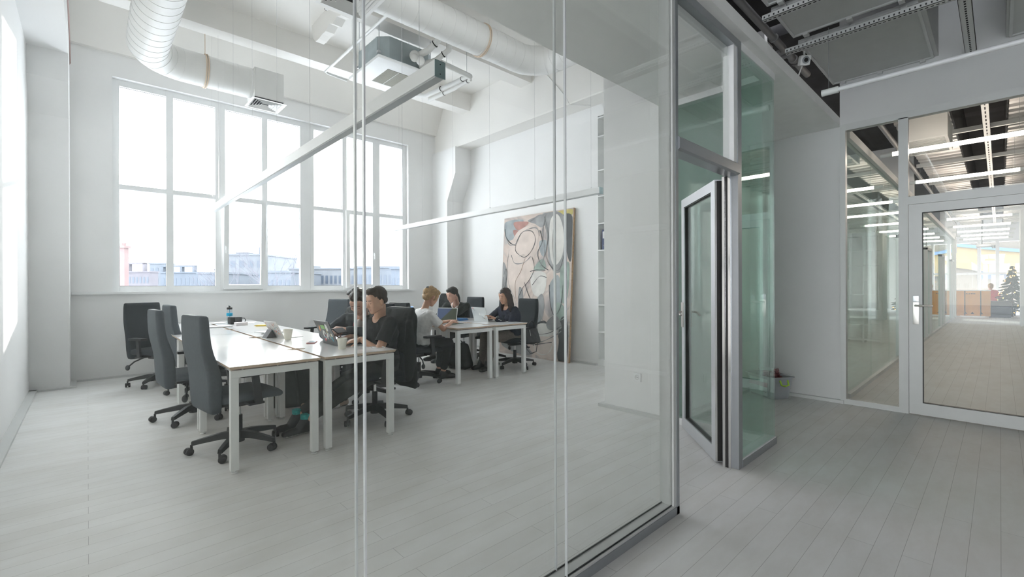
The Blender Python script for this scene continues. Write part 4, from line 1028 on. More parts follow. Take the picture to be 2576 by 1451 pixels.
# woman with long hair
def exE(root, H, R, neck_, up, fwd, l, elb, wr, an, V):
    b = MB(); p = elb[0].lerp(wr[0], .86)
    for i in range(3): b.ball(elb[0].lerp(wr[0], .86-.07*i)+Vector((-.005, -.034, .012)), .0065, 10)
    b.build('cuff_button', UPVC, root, smooth=True)
build_person('person', 'person with long dark hair in a navy top typing on the silver laptop', (4.93, 5.27, .525), math.radians(180), (4.79, 5.25, .975), (4.715, 5.215, 1.125), (-.96, .02, -.25), (-.2, 0, 1),
    hands=[(4.50, 5.19, .79), (4.50, 5.39, .795)], elbows=[(4.85, 4.95, .55), (4.7, 5.8, .6)], feet=[(4.47, 5.33, 0), (4.50, 5.52, 0)], knees=[(4.35, 5.25, .9), (4.35, 5.5, .9)],
    skinm=SK2, hairm=HL, hairstyle='long', shirt=NAVY, sleeve='long', pants=CHK, shoe=(SHB, SOLEB, [(-1, -.2, 0), (-1, .0, 0)]), fem=True, hcurl=(.5, .5), shoe_low=False, extras=exE)
# person mostly hidden behind the bowed man
build_person('person', 'person in dark clothes almost hidden behind the bowed man', (3.0, 6.64, .53), math.radians(185), (2.93, 6.56, .99), (2.90, 6.48, 1.14), (-.8, -.1, -.5), (-.3, 0, 1),
    hands=[(2.72, 6.5, .66), (2.72, 6.7, .66)], elbows=[(2.8, 6.1, .6), (2.9, 7.1, .6)], feet=[(2.4, 6.5, 0), (2.4, 6.75, 0)], knees=[(2.4, 6.4, .9), (2.4, 6.7, .9)],
    skinm=SK2, hairm=HK, hairstyle='bun', shirt=BLK, sleeve='long', pants=BPT, shoe=(SHB, SOLEB, [(-1, 0, 0), (-1, 0, 0)]), fem=True)
# ------------------------------------------------------------------ things on the desks
ZD = .745
def laptop(name, label, loc, rz, lid_deg, w, d, lidm, basem, screenm, deco=None, th=.008):
    """hinge along local y at x=0, keyboard towards +x ; lid leans to -x"""
    t = thing(name, label, 'laptop', loc, rz)
    b = MB(); b.box(0, -w/2, 0, d, w/2, th*1.6, bev=.003); b.mi = 1
    for i in range(5):
        for j in range(12): b.box(.03+i*.021, -w*.42+j*w*.07, th*1.6, .047+i*.021, -w*.42+j*w*.07+w*.06, th*1.6+.0012)
    b.mi = 2; b.box(.155, -.05, th*1.6, d-.02, .05, th*1.6+.0006)
    b.build('keyboard_base', [basem, DARK, mat('trackpad', (.3, .3, .31), .3)], t)
    a = math.radians(lid_deg); mx = Matrix.Translation((0, 0, th*1.2)) @ Matrix.Rotation(-a, 4, 'Y')
    lid = MB(); lid.box(0, -w/2, 0, .005, w/2, d*.98, bev=.002)
    lo = lid.build('lid', lidm, t); lo.matrix_local = mx
    MB().box(.005, -w/2+.012, .018, .0062, w/2-.012, d*.98-.012).build('screen', screenm, lo)
    if deco: deco(lo, w, d*.98)
    return t
SILV = mat('laptop_silver', (.52, .54, .54), .35, .5); LBLK = mat('laptop_black', (.022, .022, .024), .45)
def screen_mat(nm, c1, c2, st):
    m = mat(nm, c1, .2); n = m.node_tree; p = n.nodes['Principled BSDF']
    tcn = n.nodes.new('ShaderNodeTexCoord'); sp = n.nodes.new('ShaderNodeSeparateXYZ'); n.links.new(tcn.outputs['Object'], sp.inputs[0])
    # hillside picture: diagonal slope against a blue sky
    s1 = n.nodes.new('ShaderNodeMath'); s1.operation = 'MULTIPLY_ADD'; s1.inputs[1].default_value = 1.0; n.links.new(sp.outputs['Y'], s1.inputs[0])
    s1.inputs[2].default_value = .13
    s2 = n.nodes.new('ShaderNodeMath'); s2.operation = 'GREATER_THAN'; n.links.new(s1.outputs[0], s2.inputs[0]); n.links.new(sp.outputs['Z'], s2.inputs[1])
    mx = n.nodes.new('ShaderNodeMixRGB'); n.links.new(s2.outputs[0], mx.inputs[0]); mx.inputs[1].default_value = (*c1, 1); mx.inputs[2].default_value = (*c2, 1)
    n.links.new(mx.outputs[0], p.inputs['Base Color']); n.links.new(mx.outputs[0], p.inputs['Emission Color']); p.inputs['Emission Strength'].default_value = st
    return m
SCR = screen_mat('lit_screen_picture', (.02, .04, .10), (.014, .022, .010), .25); SCRD = mat('dark_screen', (.02, .02, .025), .15)
STK = [mat('sticker_green', (.25, .5, .16), .6), mat('sticker_orange', (.75, .30, .12), .6), mat('sticker_white', (.75, .75, .72), .6), mat('sticker_grey', (.35, .38, .38), .6), mat('sticker_red', (.65, .08, .10), .6), mat('sticker_teal', (.12, .42, .50), .6), mat('sticker_yellow', (.8, .68, .25), .6)]
def disc(b, y, z, ry, rz_, n=16, x0=-.0009, x1=-.0002, rot=0):
    c, s = math.cos(rot), math.sin(rot)
    b.prism([(y+ry*math.cos(2*PI*i/n)*c-rz_*math.sin(2*PI*i/n)*s, z+ry*math.cos(2*PI*i/n)*s+rz_*math.sin(2*PI*i/n)*c) for i in range(n)], 'x', x0, x1)
def deco_black(lo, w, d):
    b = MB()
    b.mi = 0; b.prism([(.06, .185), (-.03, .19), (-.04, .145), (-.01, .15), (.0, .142), (.03, .15), (.055, .143)], 'x', -.001, -.0003)
    b.mi = 1; disc(b, .105, .15, .013, .035, rot=.5)
    b.mi = 2
    for y, z, a, c in ((-.075, .165, .028, .04), (.03, .11, .03, .02), (.07, .085, .012, .03), (-.03, .09, .012, .03), (.0, .065, .012, .03), (-.125, .09, .014, .02), (.045, .05, .012, .018)): disc(b, y, z, a, c, rot=.3)
    b.mi = 3; disc(b, -.07, .08, .022, .035); disc(b, .02, .10, .02, .013)
    b.mi = 6; disc(b, -.045, .125, .006, .03, rot=.2); disc(b, -.11, .09, .006, .02)
    b.mi = 4; disc(b, .03, .075, .007, .009); disc(b, .075, .035, .016, .01, rot=.4); disc(b, .09, .02, .008, .012)
    b.mi = 5; disc(b, .055, .058, .012, .016); disc(b, -.105, .05, .012, .03)
    o = b.build('stickers', STK, lo); o['label'] = 'colourful stickers over the lid'
def deco_white(lo, w, d):
    rn = random.Random(5); b = MB()
    for i in range(46):
        b.mi = rn.choice([1, 2, 3, 4, 5, 3, 3]); disc(b, rn.uniform(-w/2+.02, w/2-.02), rn.uniform(.02, d-.02), rn.uniform(.002, .007), rn.uniform(.003, .014), 8, rot=rn.uniform(0, 3))
    for i in range(14):
        b.mi = rn.choice([3, 4]); y, z = rn.uniform(-w/2+.03, w/2-.03), rn.uniform(.03, d-.03); q = rn.uniform(0, 3); b.tube([(-.0006, y, z), (-.0006, y+.02*math.cos(q), z+.02*math.sin(q)), (-.0006, y+.03*math.cos(q+.8), z+.03*math.sin(q+.8))], .0006, 4)
    b.build('sketch_stickers', STK, lo)['label'] = 'doodles and small stickers on the pale lid'
def deco_apple(lo, w, d):
    b = MB(); b.mi = 2
    pts = []
    for i in range(32):
        a = 2*PI*i/32; r = .0155*(1+.10*math.cos(2*a)*-1) ; y, z = r*math.cos(a), r*math.sin(a)*1.05
        if abs(a-PI/2) < .35: z -= .003
        if abs(a-3*PI/2) < .3: z += .002
        # bite on the viewer's right side of the lid
        if math.hypot(y+.0175, z-.002) < .0085:
            v = Vector((y+.0175, z-.002)).normalized()*.0085; y, z = v.x-.0175, v.y+.002
        pts.append((y, z+d*.5))
    b.prism(pts, 'x', -.001, -.0002); disc(b, -.003, d*.5+.0215, .0022, .0055, rot=-.6)
    b.mi = 7
    for (y0, z0), (y1, z1) in (((-.055, .075), (-.07, .06)), ((-.07, .06), (-.066, .045)), ((-.066, .045), (-.085, .055)), ((-.085, .055), (-.09, .038)), ((-.09, .038), (-.105, .05)), ((-.105, .05), (-.11, .034)), ((-.11, .034), (-.13, .04))):
        b.tube([(-.0008, y0, z0), (-.0008, y1, z1)], .0016, 5)
    b.mi = 4; disc(b, .125, d*.92, .008, .010); b.mi = 3; disc(b, .11, d*.85, .012, .010); disc(b, .095, d*.76, .008, .008)
    o = b.build('lid_marks', STK+[DARK], lo); o['label'] = 'pale fruit mark with a bite and small stickers'
laptop('laptop', 'black laptop with stickered lid in front of the man in black T-shirt', (1.675, 4.31, ZD), 0, 24, .36, .235, LBLK, LBLK, SCRD, deco_black, .014)
laptop('laptop', 'silver laptop with a pale fruit mark on its lid, used by the long haired woman', (4.39, 5.40, ZD), math.radians(2), 17, .325, .225, SILV, SILV, SCRD, deco_apple)
laptop('laptop', 'silver laptop whose lit screen faces the camera on the rear desks', (3.86, 5.56, ZD), math.radians(212), 14, .325, .225, SILV, SILV, SCR)
laptop('laptop', 'laptop with a bright blue screen behind the man in black T-shirt', (3.78, 6.62, ZD), math.radians(195), 12, .325, .225, SILV, SILV, mat('blue_lit_screen', (.05, .18, .42), .3, emit=(.04, .16, .42), estr=.35))
# tablet-like laptop on its kickstand
t = laptop('laptop', 'pale tablet laptop covered in doodles with dark kickstand, middle of the front desks', (1.50, 5.30, ZD), math.radians(8), 28, .29, .20, mat('pale_lid', (.66, .64, .62), .5), mat('pale_keyboard', (.78, .79, .80), .5), mat('matt_dark_screen', (.10, .10, .10), .3), deco_white, .004)
MB().prism([(-.01, .0), (-.115, .0), (-.06, .085)], 'y', .02, .125).build('kickstand', mat('kickstand', (.06, .06, .065), .5), t)
def cup(label, x, y, h=.092, r0=.029, r1=.043, grp=None):
    t = thing('paper_cup', label, 'cup', (x, y, ZD), 0)
    pc = mat('cream_paper', (.80, .78, .69), .6)
    MB().lathe([(r0, 0), (r0+.001, .004), (r1, h), (r1+.0025, h+.002), (r1+.001, h+.005), (r1-.0015, h+.002), (r0-.002, .008), (.001, .007)], seg=32, cap=False).build('cup_body', pc, t, smooth=True)
    return t
cup('cream paper cup at the front edge beside the stickered black laptop', 1.635, 3.945, .090)
cup('cream paper cup standing by the doodled tablet laptop', 1.52, 5.04, .10, .031, .045)
# bottle, mug, camera block
t = thing('water_bottle', 'clear drinking bottle with black cap and blue band on the front desks', 'bottle', (1.53, 7.75, ZD))
clr = glass('clear_plastic', (.90, .93, .95), .05); BLUE = mat('bright_blue_band', (.0, .42, .68), .4)
MB().lathe([(.036, 0), (.038, .01), (.038, .19), (.034, .215)], seg=24).build('bottle_body', clr, t, smooth=True)
MB().lathe([(.0385, .115), (.0395, .117), (.0395, .158), (.0385, .16)], seg=24).build('band', BLUE, t, smooth=True)
MB().lathe([(.036, .212), (.037, .238), (.033, .242)], seg=24).tube([(.0, -.03, .236), (0, -.028, .262), (0, 0, .272), (0, .028, .262), (0, .03, .236)], .007, 8).build('cap', DARK, t, smooth=True)
MB().tube([(.005, .0, .01), (.0, 0, .23)], .004, 8).build('straw', BLUE, t)
t = thing('mug', 'black mug with a loop handle beside the water bottle', 'mug', (1.60, 7.52, ZD))
MB().lathe([(.040, 0), (.042, .004), (.042, .105), (.039, .106), (.038, .01), (.001, .008)], seg=28, cap=False).build('mug_body', LBLK, t, smooth=True)
MB().tube([(.038, -.01, .09), (.07, -.025, .088), (.082, -.03, .06), (.07, -.025, .03), (.038, -.01, .02)], .006, 8).build('handle', LBLK, t, smooth=True)
t = thing('black_case', 'rounded black case right behind the water bottle', 'case', (1.56, 7.66, ZD), .2)
MB().box(-.06, -.05, 0, .06, .05, .105, bev=.02).build('shell', LBLK, t, smooth=True)
MB().box(-.061, -.051, .07, .061, .051, .074, bev=.001).build('seam', DARK, t)
t = thing('small_box', 'small white cardboard box in front of the water bottle', 'box', (1.58, 7.30, ZD), .15)
MB().box(-.075, -.04, 0, .075, .04, .045, bev=.003).build('carton', mat('pinkish_white_card', (.74, .70, .70), .6), t); MB().box(-.076, -.041, .036, .076, .041, .0455, bev=.002).build('lid', mat('pinkish_white_card', (.74, .7, .7), .6), t)
# papers
PAP = mat('white_paper', (.82, .82, .82), .6)
def sheets(label, x, y, rz, w, h, n=3, name='paper_stack'):
    t = thing(name, label, 'papers', (x, y, ZD), rz); rn = random.Random(int(x*100))
    for i in range(n): MB().box(-w/2+rn.uniform(-.01, .01), -h/2+rn.uniform(-.01, .01), .001+i*.004, w/2, h/2, .004+i*.004).build('sheet', PAP, t)
sheets('stack of white papers left of the small white box', 1.28, 7.22, .1, .30, .21, 4)
sheets('loose white papers behind the water bottle', 1.42, 8.0, .5, .30, .21, 2)
sheets('white papers by the open seam of the front desks', 1.62, 6.0, .4, .21, .30, 2)
sheets('dark grey folder lying at the far end of the front desks', 1.78, 7.8, 1.2, .30, .21, 1)
# tissue and yellow tape measure, phone, pens
t = thing('yellow_pencil_case', 'yellow case lying behind the doodled tablet laptop', 'pencil case', (1.80, 6.95, ZD), math.radians(-35))
MB().box(-.11, -.035, 0, .11, .035, .02, bev=.004).build('case', mat('yellow_card', (.82, .60, .10), .5), t); MB().box(-.135, -.02, .004, -.11, .02, .014, bev=.004).build('tab', mat('yellow_card', (.8, .6, .1), .5), t)
t = thing('smartphone', 'phone in a pink case left of the stickered black laptop', 'phone', (1.60, 4.58, ZD), math.radians(60))
MB().box(-.075, -.037, 0, .075, .037, .009, bev=.003).build('phone_case', mat('pink_case', (.62, .26, .25), .5), t); MB().box(-.07, -.032, .009, .07, .032, .0098).build('screen', mat('phone_glass', (.35, .45, .52), .08), t)
t = thing('marker', 'small blue and white marker by the doodled tablet laptop', 'pen', (1.50, 5.80, ZD), .6)
MB().tube([(-.06, 0, .009), (.04, 0, .009)], .008, 10).build('barrel', PAP, t, smooth=True); MB().tube([(.04, 0, .009), (.075, 0, .009)], .009, 10).build('cap', mat('blue_plastic', (.04, .12, .4), .4), t, smooth=True)
t = thing('crumpled_tissue', 'crumpled white tissue beside the blue marker', 'tissue', (1.60, 5.88, ZD))
bl = Blob()
rn = random.Random(2)
for i in range(9): bl.ell((rn.uniform(-.05, .05), rn.uniform(-.04, .04), .012+rn.uniform(0, .008)), (.022, .018, .010))
link(bl.mesh(.004, 1, 'tissue', lambda p: .003*noise.noise(p*60)), 'tissue', [PAP], t)
# phone held by the bowed man
t = thing('smartphone', 'black phone held by the bowed man in the dark jacket', 'phone', (1.775, 4.335, .868), math.radians(30))
MB().box(-.072, -.006, -.036, .072, .004, .036, bev=.003, mx=Matrix.Rotation(-1.0, 4, 'X')).build('phone_body', DARK, t); MB().box(-.066, .004, -.031, .066, .005, .031, mx=Matrix.Rotation(-1.0, 4, 'X')).build('screen', SCRD, t)
# cable coil
b = MB(); pts = []
for i in range(40):
    a = i/39*PI*3.4; r = .06+.02*math.sin(a*.7); pts.append((1.90+r*1.1*math.cos(a)*.8, 3.78+r*1.4*math.sin(a), ZD+.003+i*.0002))
b.tube([(1.78, 3.98, ZD+.004), (1.82, 3.9, ZD+.003)]+pts, .0022, 6); b.box(1.74, 3.975, ZD, 1.79, 3.99, ZD+.008)
tag(b.build('charging_cable', UPVC, smooth=True), 'white charging cable coiled at the near corner of the front desks', 'cable')
# rear desks: blue book, green folder, mouse
t = thing('blue_folder', 'blue folder lying open between the two silver laptops', 'folder', (4.28, 5.92, ZD), .15)
MB().box(-.13, -.17, 0, .13, .17, .012, bev=.002).build('cover', mat('blue_cover', (.03, .16, .38), .5), t); MB().box(-.12, -.16, .012, .12, .16, .03, bev=.002).build('cover', mat('blue_cover', (.03, .16, .38), .5), t)
t = thing('mouse_pad', 'dark green pad under the silver laptop with the lit screen', 'mouse pad', (3.88, 5.36, ZD), .1); MB().box(-.10, -.07, 0, .10, .07, .004, bev=.001).build('pad', mat('dark_green_felt', (.03, .06, .03), .9), t)
# ------------------------------------------------------------------ coats, bags
def drape(label, x, y, rz, m, w=.25, zt=1.11, zb=.25, name='coat'):
    t = thing(name, label, 'coat', (x, y, 0), rz); s = Blob()
    s.hull([((-.30, -w, zt-.03), .025), ((-.30, w, zt-.03), .025), ((-.34, -w*.9, zt-.1), .03), ((-.34, w*.9, zt-.1), .03), ((-.225, -w, zt-.42), .022), ((-.225, w, zt-.42), .022), ((-.255, -w, zt-.15), .022), ((-.255, w, zt-.15), .022)])
    s.hull([((-.34, -w*.9, zt-.1), .03), ((-.34, w*.9, zt-.1), .03), ((-.30, -w*1.02, .62), .035), ((-.30, w*1.02, .62), .035)])
    s.hull([((-.30, -w*1.02, .62), .035), ((-.30, w*1.02, .62), .035), ((-.28, -w*.95, zb+.03), .03), ((-.32, w*1.05, zb), .03)])
    s.hull([((-.25, w*1.1, zt-.15), .04), ((-.27, w*1.15, .6), .04), ((-.24, w*1.12, .4), .035)])
    link(s.mesh(.010, 3, 'cloth', lambda p: .012*noise.noise(Vector((p.x*7, p.y*7, p.z*2.5)))+.004*noise.noise(p*28)), 'cloth', [m], t)
    b = MB(); b.tube([(-.40, -.10, zt-.12), (-.41, 0, zt-.10), (-.40, .10, zt-.12)], .014, 8); b.build('collar', m, t, smooth=True)
COATM = cloth('black_wool', (.006, .008, .008)); COATG = cloth('dark_green_black_wool', (.008, .014, .013))
drape('long black coat hanging over the chair of the man in black T-shirt', 2.035, 4.17, math.radians(183), COATM, .225, 1.075, .30)
drape('dark coat over the chair of the blond person', 3.24, 5.34, math.radians(4), COATG, .22, 1.02, .42)
drape('black coat over the farthest chair of the rear desks', 5.05, 7.55, math.radians(185), COATM, .25, 1.14, .3)
t = thing('handbag', 'black handbag hanging from the chair of the long haired woman', 'handbag', (5.05, 4.98, .40))
s = Blob(); s.hull([((-.13, -.04, .02), .03), ((.13, -.04, .02), .03), ((-.13, .04, .02), .03), ((.13, .04, .02), .03), ((-.10, 0, .2), .03), ((.10, 0, .2), .03)]); link(s.mesh(.008, 2, 'body', lambda p: .004*noise.noise(p*20)), 'bag_body', [SHB], t)
b = MB(); b.tube([(-.08, 0, .2), (-.07, 0, .30), (0, 0, .34), (.07, 0, .30), (.08, 0, .2)], .008, 8); b.tube([(-.13, 0, .15), (-.15, -.02, -.05), (-.05, -.03, -.16), (.08, -.03, -.14), (.14, 0, 0), (.13, 0, .15)], .006, 8); b.build('strap', SHB, t, smooth=True)
MB().tube([(-.09, -.055, .21), (-.08, -.065, .12)], .004, 6).build('zip', CHROME, t)
def backpack(label, x, y, rz, m=COATM, sc_=1.0):
    t = thing('backpack', label, 'backpack', (x, y, 0), rz); s = Blob(); q = sc_
    s.hull([((-.13*q, -.07, .05), .05), ((.13*q, -.07, .05), .05), ((-.13*q, .07, .05), .05), ((.13*q, .07, .05), .05), ((-.09*q, 0, .34*q), .06), ((.09*q, .0, .34*q), .06)])
    s.hull([((-.09*q, -.12, .06), .035), ((.09*q, -.12, .06), .035), ((-.08*q, -.11, .2*q), .035), ((.08*q, -.11, .2*q), .035)])
    link(s.mesh(.010, 2, 'body', lambda p: .006*noise.noise(p*16)), 'bag_body', [m], t)
    b = MB(); b.tube([(-.06, .1, .33*q), (-.10, .17, .25), (-.11, .18, .12), (-.10, .12, .05)], .014, 8); b.tube([(.06, .1, .33*q), (.10, .17, .25), (.11, .18, .12), (.10, .12, .05)], .014, 8); b.tube([(-.03, 0, .40*q), (0, 0, .44*q), (.03, 0, .40*q)], .008, 6)
    b.build('strap', m, t, smooth=True)
backpack('black backpack on the floor under the rear desks by the boots', 4.28, 5.78, 1.9)
backpack('grey backpack on the floor under the middle of the front desks', 1.62, 5.25, 2.6, cloth('grey_green_canvas', (.07, .08, .075)), 1.25)
# ------------------------------------------------------------------ painting leaning on the wall
P0 = Vector((5.830, 6.62, 0)); ux = Vector((0, -1.735, 0)).normalized(); PW = 1.735; lean = Vector((.148, 0, 2.60)); PHt = lean.length; uz = lean.normalized(); un = uz.cross(ux).normalized()
if un.x > 0: un = -un
t = thing('painting', 'very large unframed abstract canvas leaning against the right wall', 'painting', P0)
def PP(u, v, d=0): return ux*(u*PW)+uz*(v*PHt)+un*d
cv = mat('painted_canvas', (.62, .53, .48), .7)
n = cv.node_tree; p = n.nodes['Principled BSDF']; tcn = n.nodes.new('ShaderNodeTexCoord')
ns = n.nodes.new('ShaderNodeTexNoise'); ns.inputs['Scale'].default_value = 1.7; ns.inputs['Detail'].default_value = 5; ns.inputs['Distortion'].default_value = 1.6; n.links.new(tcn.outputs['Object'], ns.inputs['Vector'])
r = n.nodes.new('ShaderNodeValToRGB'); n.links.new(ns.outputs['Fac'], r.inputs[0])
E_ = r.color_ramp.elements; E_[0].position = .30; E_[0].color = (.33, .31, .31, 1); E_[1].position = .72; E_[1].color = (.66, .60, .53, 1)
for pos, c in ((.40, (.50, .43, .40, 1)), (.47, (.66, .56, .50, 1)), (.55, (.60, .49, .43, 1)), (.63, (.45, .43, .41, 1))): e = E_.new(pos); e.color = c
n.links.new(r.outputs[0], p.inputs['Base Color'])
b = MB(); q = [PP(0, 0), PP(1, 0), PP(1, 1), PP(0, 1)]; q2 = [v-un*.045 for v in q]
f0 = [b.b.verts.new(v) for v in q]; f1 = [b.b.verts.new(v) for v in q2]; b._f(f0); b.mi = 1; b._f(f1[::-1])
for i in range(4): b._f([f0[i], f0[(i+1) % 4], f1[(i+1) % 4], f1[i]])
b.build('canvas', [cv, mat('raw_canvas_edge', (.45, .30, .17), .8, noise_amt=.3, noise_scale=30)], t)
PCOL = [mat('paint_grey', (.27, .27, .27), .6, noise_amt=.25, noise_scale=6), mat('paint_dark', (.055, .058, .06), .6, noise_amt=.3, noise_scale=8), mat('paint_pink', (.66, .56, .50), .6, noise_amt=.1, noise_scale=5), mat('paint_rust', (.40, .20, .17), .6, noise_amt=.2), mat('paint_green', (.29, .37, .32), .6, noise_amt=.25, noise_scale=6), mat('paint_ochre', (.50, .42, .12), .6, noise_amt=.3), mat('paint_white', (.68, .66, .62), .6, noise_amt=.12, noise_scale=5), mat('paint_brown', (.35, .25, .18), .6, noise_amt=.2), mat('paint_bluegrey', (.31, .345, .36), .6, noise_amt=.2, noise_scale=6)]
shapes = [  # material, polygon control points in (u, v)
 (8, [(.02,.97),(.30,.97),(.26,.90),(.20,.85),(.08,.83),(.02,.88)]), (3, [(.16,.96),(.38,.95),(.34,.92),(.22,.90)]), (3, [(.15,.90),(.24,.89),(.22,.82)]),
 (0, [(.38,.96),(.62,.99),(.72,.99),(.60,.90),(.48,.93)]), (5, [(.80,.99),(.99,.99),(.97,.95),(.84,.96)]), (1, [(.84,.955),(.99,.94),(.99,.66),(.93,.72),(.90,.90)]),
 (0, [(.60,.99),(.86,.97),(.92,.80),(.90,.62),(.80,.58),(.70,.66),(.66,.84)]), (6, [(.70,.93),(.80,.97),(.88,.86),(.88,.70),(.78,.63),(.71,.72)]),
 (2, [(.16,.84),(.26,.90),(.46,.92),(.54,.84),(.50,.72),(.46,.66),(.34,.72),(.24,.70),(.10,.66),(.08,.74)]), (2, [(.08,.66),(.22,.70),(.40,.70),(.52,.62),(.44,.53),(.28,.46),(.22,.36),(.10,.42)]),
 (0, [(.0,.66),(.07,.62),(.09,.50),(.11,.42),(.0,.40)]), (4, [(.52,.64),(.62,.68),(.66,.61),(.50,.60)]), (8, [(.56,.80),(.66,.80),(.64,.70),(.58,.72)]),
 (6, [(.46,.58),(.66,.58),(.66,.46),(.56,.42),(.48,.46)]), (0, [(.28,.48),(.34,.46),(.36,.36),(.46,.34),(.50,.28),(.36,.26),(.28,.34)]),
 (8, [(.72,.50),(.84,.56),(.88,.36),(.80,.32),(.74,.38)]), (4, [(.86,.60),(.97,.64),(.96,.42),(.88,.40)]), (4, [(.82,.38),(.92,.36),(.94,.28),(.84,.26)]),
 (0, [(.50,.36),(.62,.44),(.66,.34),(.60,.24),(.46,.26)]), (1, [(.44,.20),(.66,.26),(.70,.21),(.52,.17)]), (6, [(.40,.14),(.62,.24),(.84,.20),(.70,.10),(.48,.08)]),
 (7, [(.30,.36),(.36,.32),(.38,.18),(.30,.10),(.28,.22)]), (0, [(.06,.12),(.34,.14),(.60,.06),(.40,.01),(.06,.05)]), (2, [(.44,.13),(.80,.15),(.84,.05),(.70,.01),(.50,.04)]),
 (1, [(.88,.27),(.97,.26),(.98,.02),(.86,.02)]), (2, [(.70,.14),(.86,.16),(.84,.03),(.74,.01)]), (7, [(.38,.22),(.58,.29),(.40,.24)]), (0,[(.70,.25),(.82,.30),(.90,.22),(.74,.20)])]
def cr_(pts, m=6, closed=True):
    out = []; n_ = len(pts)
    rng = range(n_) if closed else range(n_-1)
    for i in rng:
        g = (lambda j: pts[j % n_]) if closed else (lambda j: pts[max(0, min(n_-1, j))])
        p0, p1, p2, p3 = g(i-1), g(i), g(i+1), g(i+2)
        for s_ in range(m):
            tt = s_/m
            out.append(tuple(.5*((2*p1[k_])+(-p0[k_]+p2[k_])*tt+(2*p0[k_]-5*p1[k_]+4*p2[k_]-p3[k_])*tt*tt+(-p0[k_]+3*p1[k_]-3*p2[k_]+p3[k_])*tt**3) for k_ in (0, 1)))
    if not closed: out.append(pts[-1])
    return out
b = MB()
for i, (m_, pts) in enumerate(shapes):
    c = [(min(.995, max(.005, a)), min(.995, max(.005, e))) for a, e in cr_(pts)]
    b.mi = m_; vs = [b.b.verts.new(PP(a, e, .0010+.00012*i)) for a, e in c]
    f = b._f(vs)
bmesh.ops.triangulate(b.b, faces=b.b.faces[:])
b.build('painted_patches', PCOL, t)
lines = [(.010, 0, [(.04,.86),(.10,.80),(.20,.80),(.30,.88),(.50,.90),(.56,.84)]), (.012, 1, [(.02,.92),(.04,.86),(.12,.81),(.20,.79)]), (.008, 1, [(.22,.82),(.20,.76),(.26,.72),(.36,.70),(.46,.75),(.50,.82),(.44,.88),(.30,.88),(.22,.82)]),
 (.006, 0, [(.10,.76),(.08,.64),(.12,.50),(.22,.40),(.26,.30)]), (.007, 1, [(.46,.70),(.50,.62),(.44,.54),(.34,.48),(.28,.40),(.30,.32)]), (.010, 0, [(.14,.72),(.20,.66),(.34,.66),(.44,.70)]), (.007, 7, [(.36,.70),(.30,.60),(.22,.52),(.24,.40)]),
 (.009, 1, [(.56,.88),(.60,.80),(.54,.72),(.60,.64),(.70,.60)]), (.006, 1, [(.62,.97),(.68,.84),(.66,.70),(.74,.62),(.84,.60),(.90,.70),(.92,.84)]), (.005, 0, [(.76,.93),(.74,.78),(.78,.63)]), (.008, 1, [(.44,.595),(.54,.605),(.66,.60)]),
 (.006, 1, [(.48,.50),(.58,.56),(.68,.55)]), (.012, 8, [(.28,.44),(.34,.38),(.48,.36),(.56,.32),(.60,.26),(.52,.24),(.46,.29),(.50,.34)]), (.007, 1, [(.36,.52),(.44,.42),(.52,.36)]), (.008, 1, [(.72,.50),(.74,.38),(.80,.30),(.88,.36),(.90,.50)]),
 (.007, 0, [(.56,.40),(.62,.30),(.66,.24)]), (.006, 1, [(.40,.14),(.56,.16),(.74,.18),(.92,.24)]), (.012, 0, [(.36,.18),(.40,.12),(.60,.11),(.80,.16),(.90,.20)]), (.006, 1, [(.48,.22),(.56,.30),(.58,.16)]), (.010, 1, [(.52,.085),(.62,.10),(.78,.12)]),
 (.009, 6, [(.54,.10),(.56,.05),(.66,.03),(.76,.06),(.80,.13)]), (.006, 1, [(.02,.56),(.05,.48),(.08,.58),(.06,.62),(.03,.58)]), (.005, 0, [(.10,.46),(.16,.42),(.14,.36)]), (.010, 7, [(.30,.34),(.34,.22),(.32,.10)]), (.009, 0, [(.40,.95),(.54,.985),(.62,.96),(.60,.86),(.64,.72),(.58,.62)]), (.006, 4, [(.84,.36),(.92,.38),(.94,.30),(.88,.27),(.84,.31)])]
b = MB()
for i, (wd, m_, pts) in enumerate(lines):
    c = cr_(pts, 8, closed=False); b.mi = m_; L_, R_ = [], []
    for j, (a, e) in enumerate(c):
        a2, e2 = c[min(j+1, len(c)-1)]; a1, e1 = c[max(j-1, 0)]
        du, dv = (a2-a1)*PW, (e2-e1)*PHt; q_ = math.hypot(du, dv) or 1; w_ = wd*.8*(.4+.8*abs(math.sin(j*.25+i)))
        nu, nv = -dv/q_*w_, du/q_*w_; d_ = .0048+.0001*i
        L_.append(b.b.verts.new(PP(min(.998, max(.002, a)), e, d_)+ux*nu+uz*nv)); R_.append(b.b.verts.new(PP(min(.998, max(.002, a)), e, d_)-ux*nu-uz*nv))
    for j in range(len(c)-1): b._f([L_[j], L_[j+1], R_[j+1], R_[j]])
b.build('painted_lines', PCOL, t)
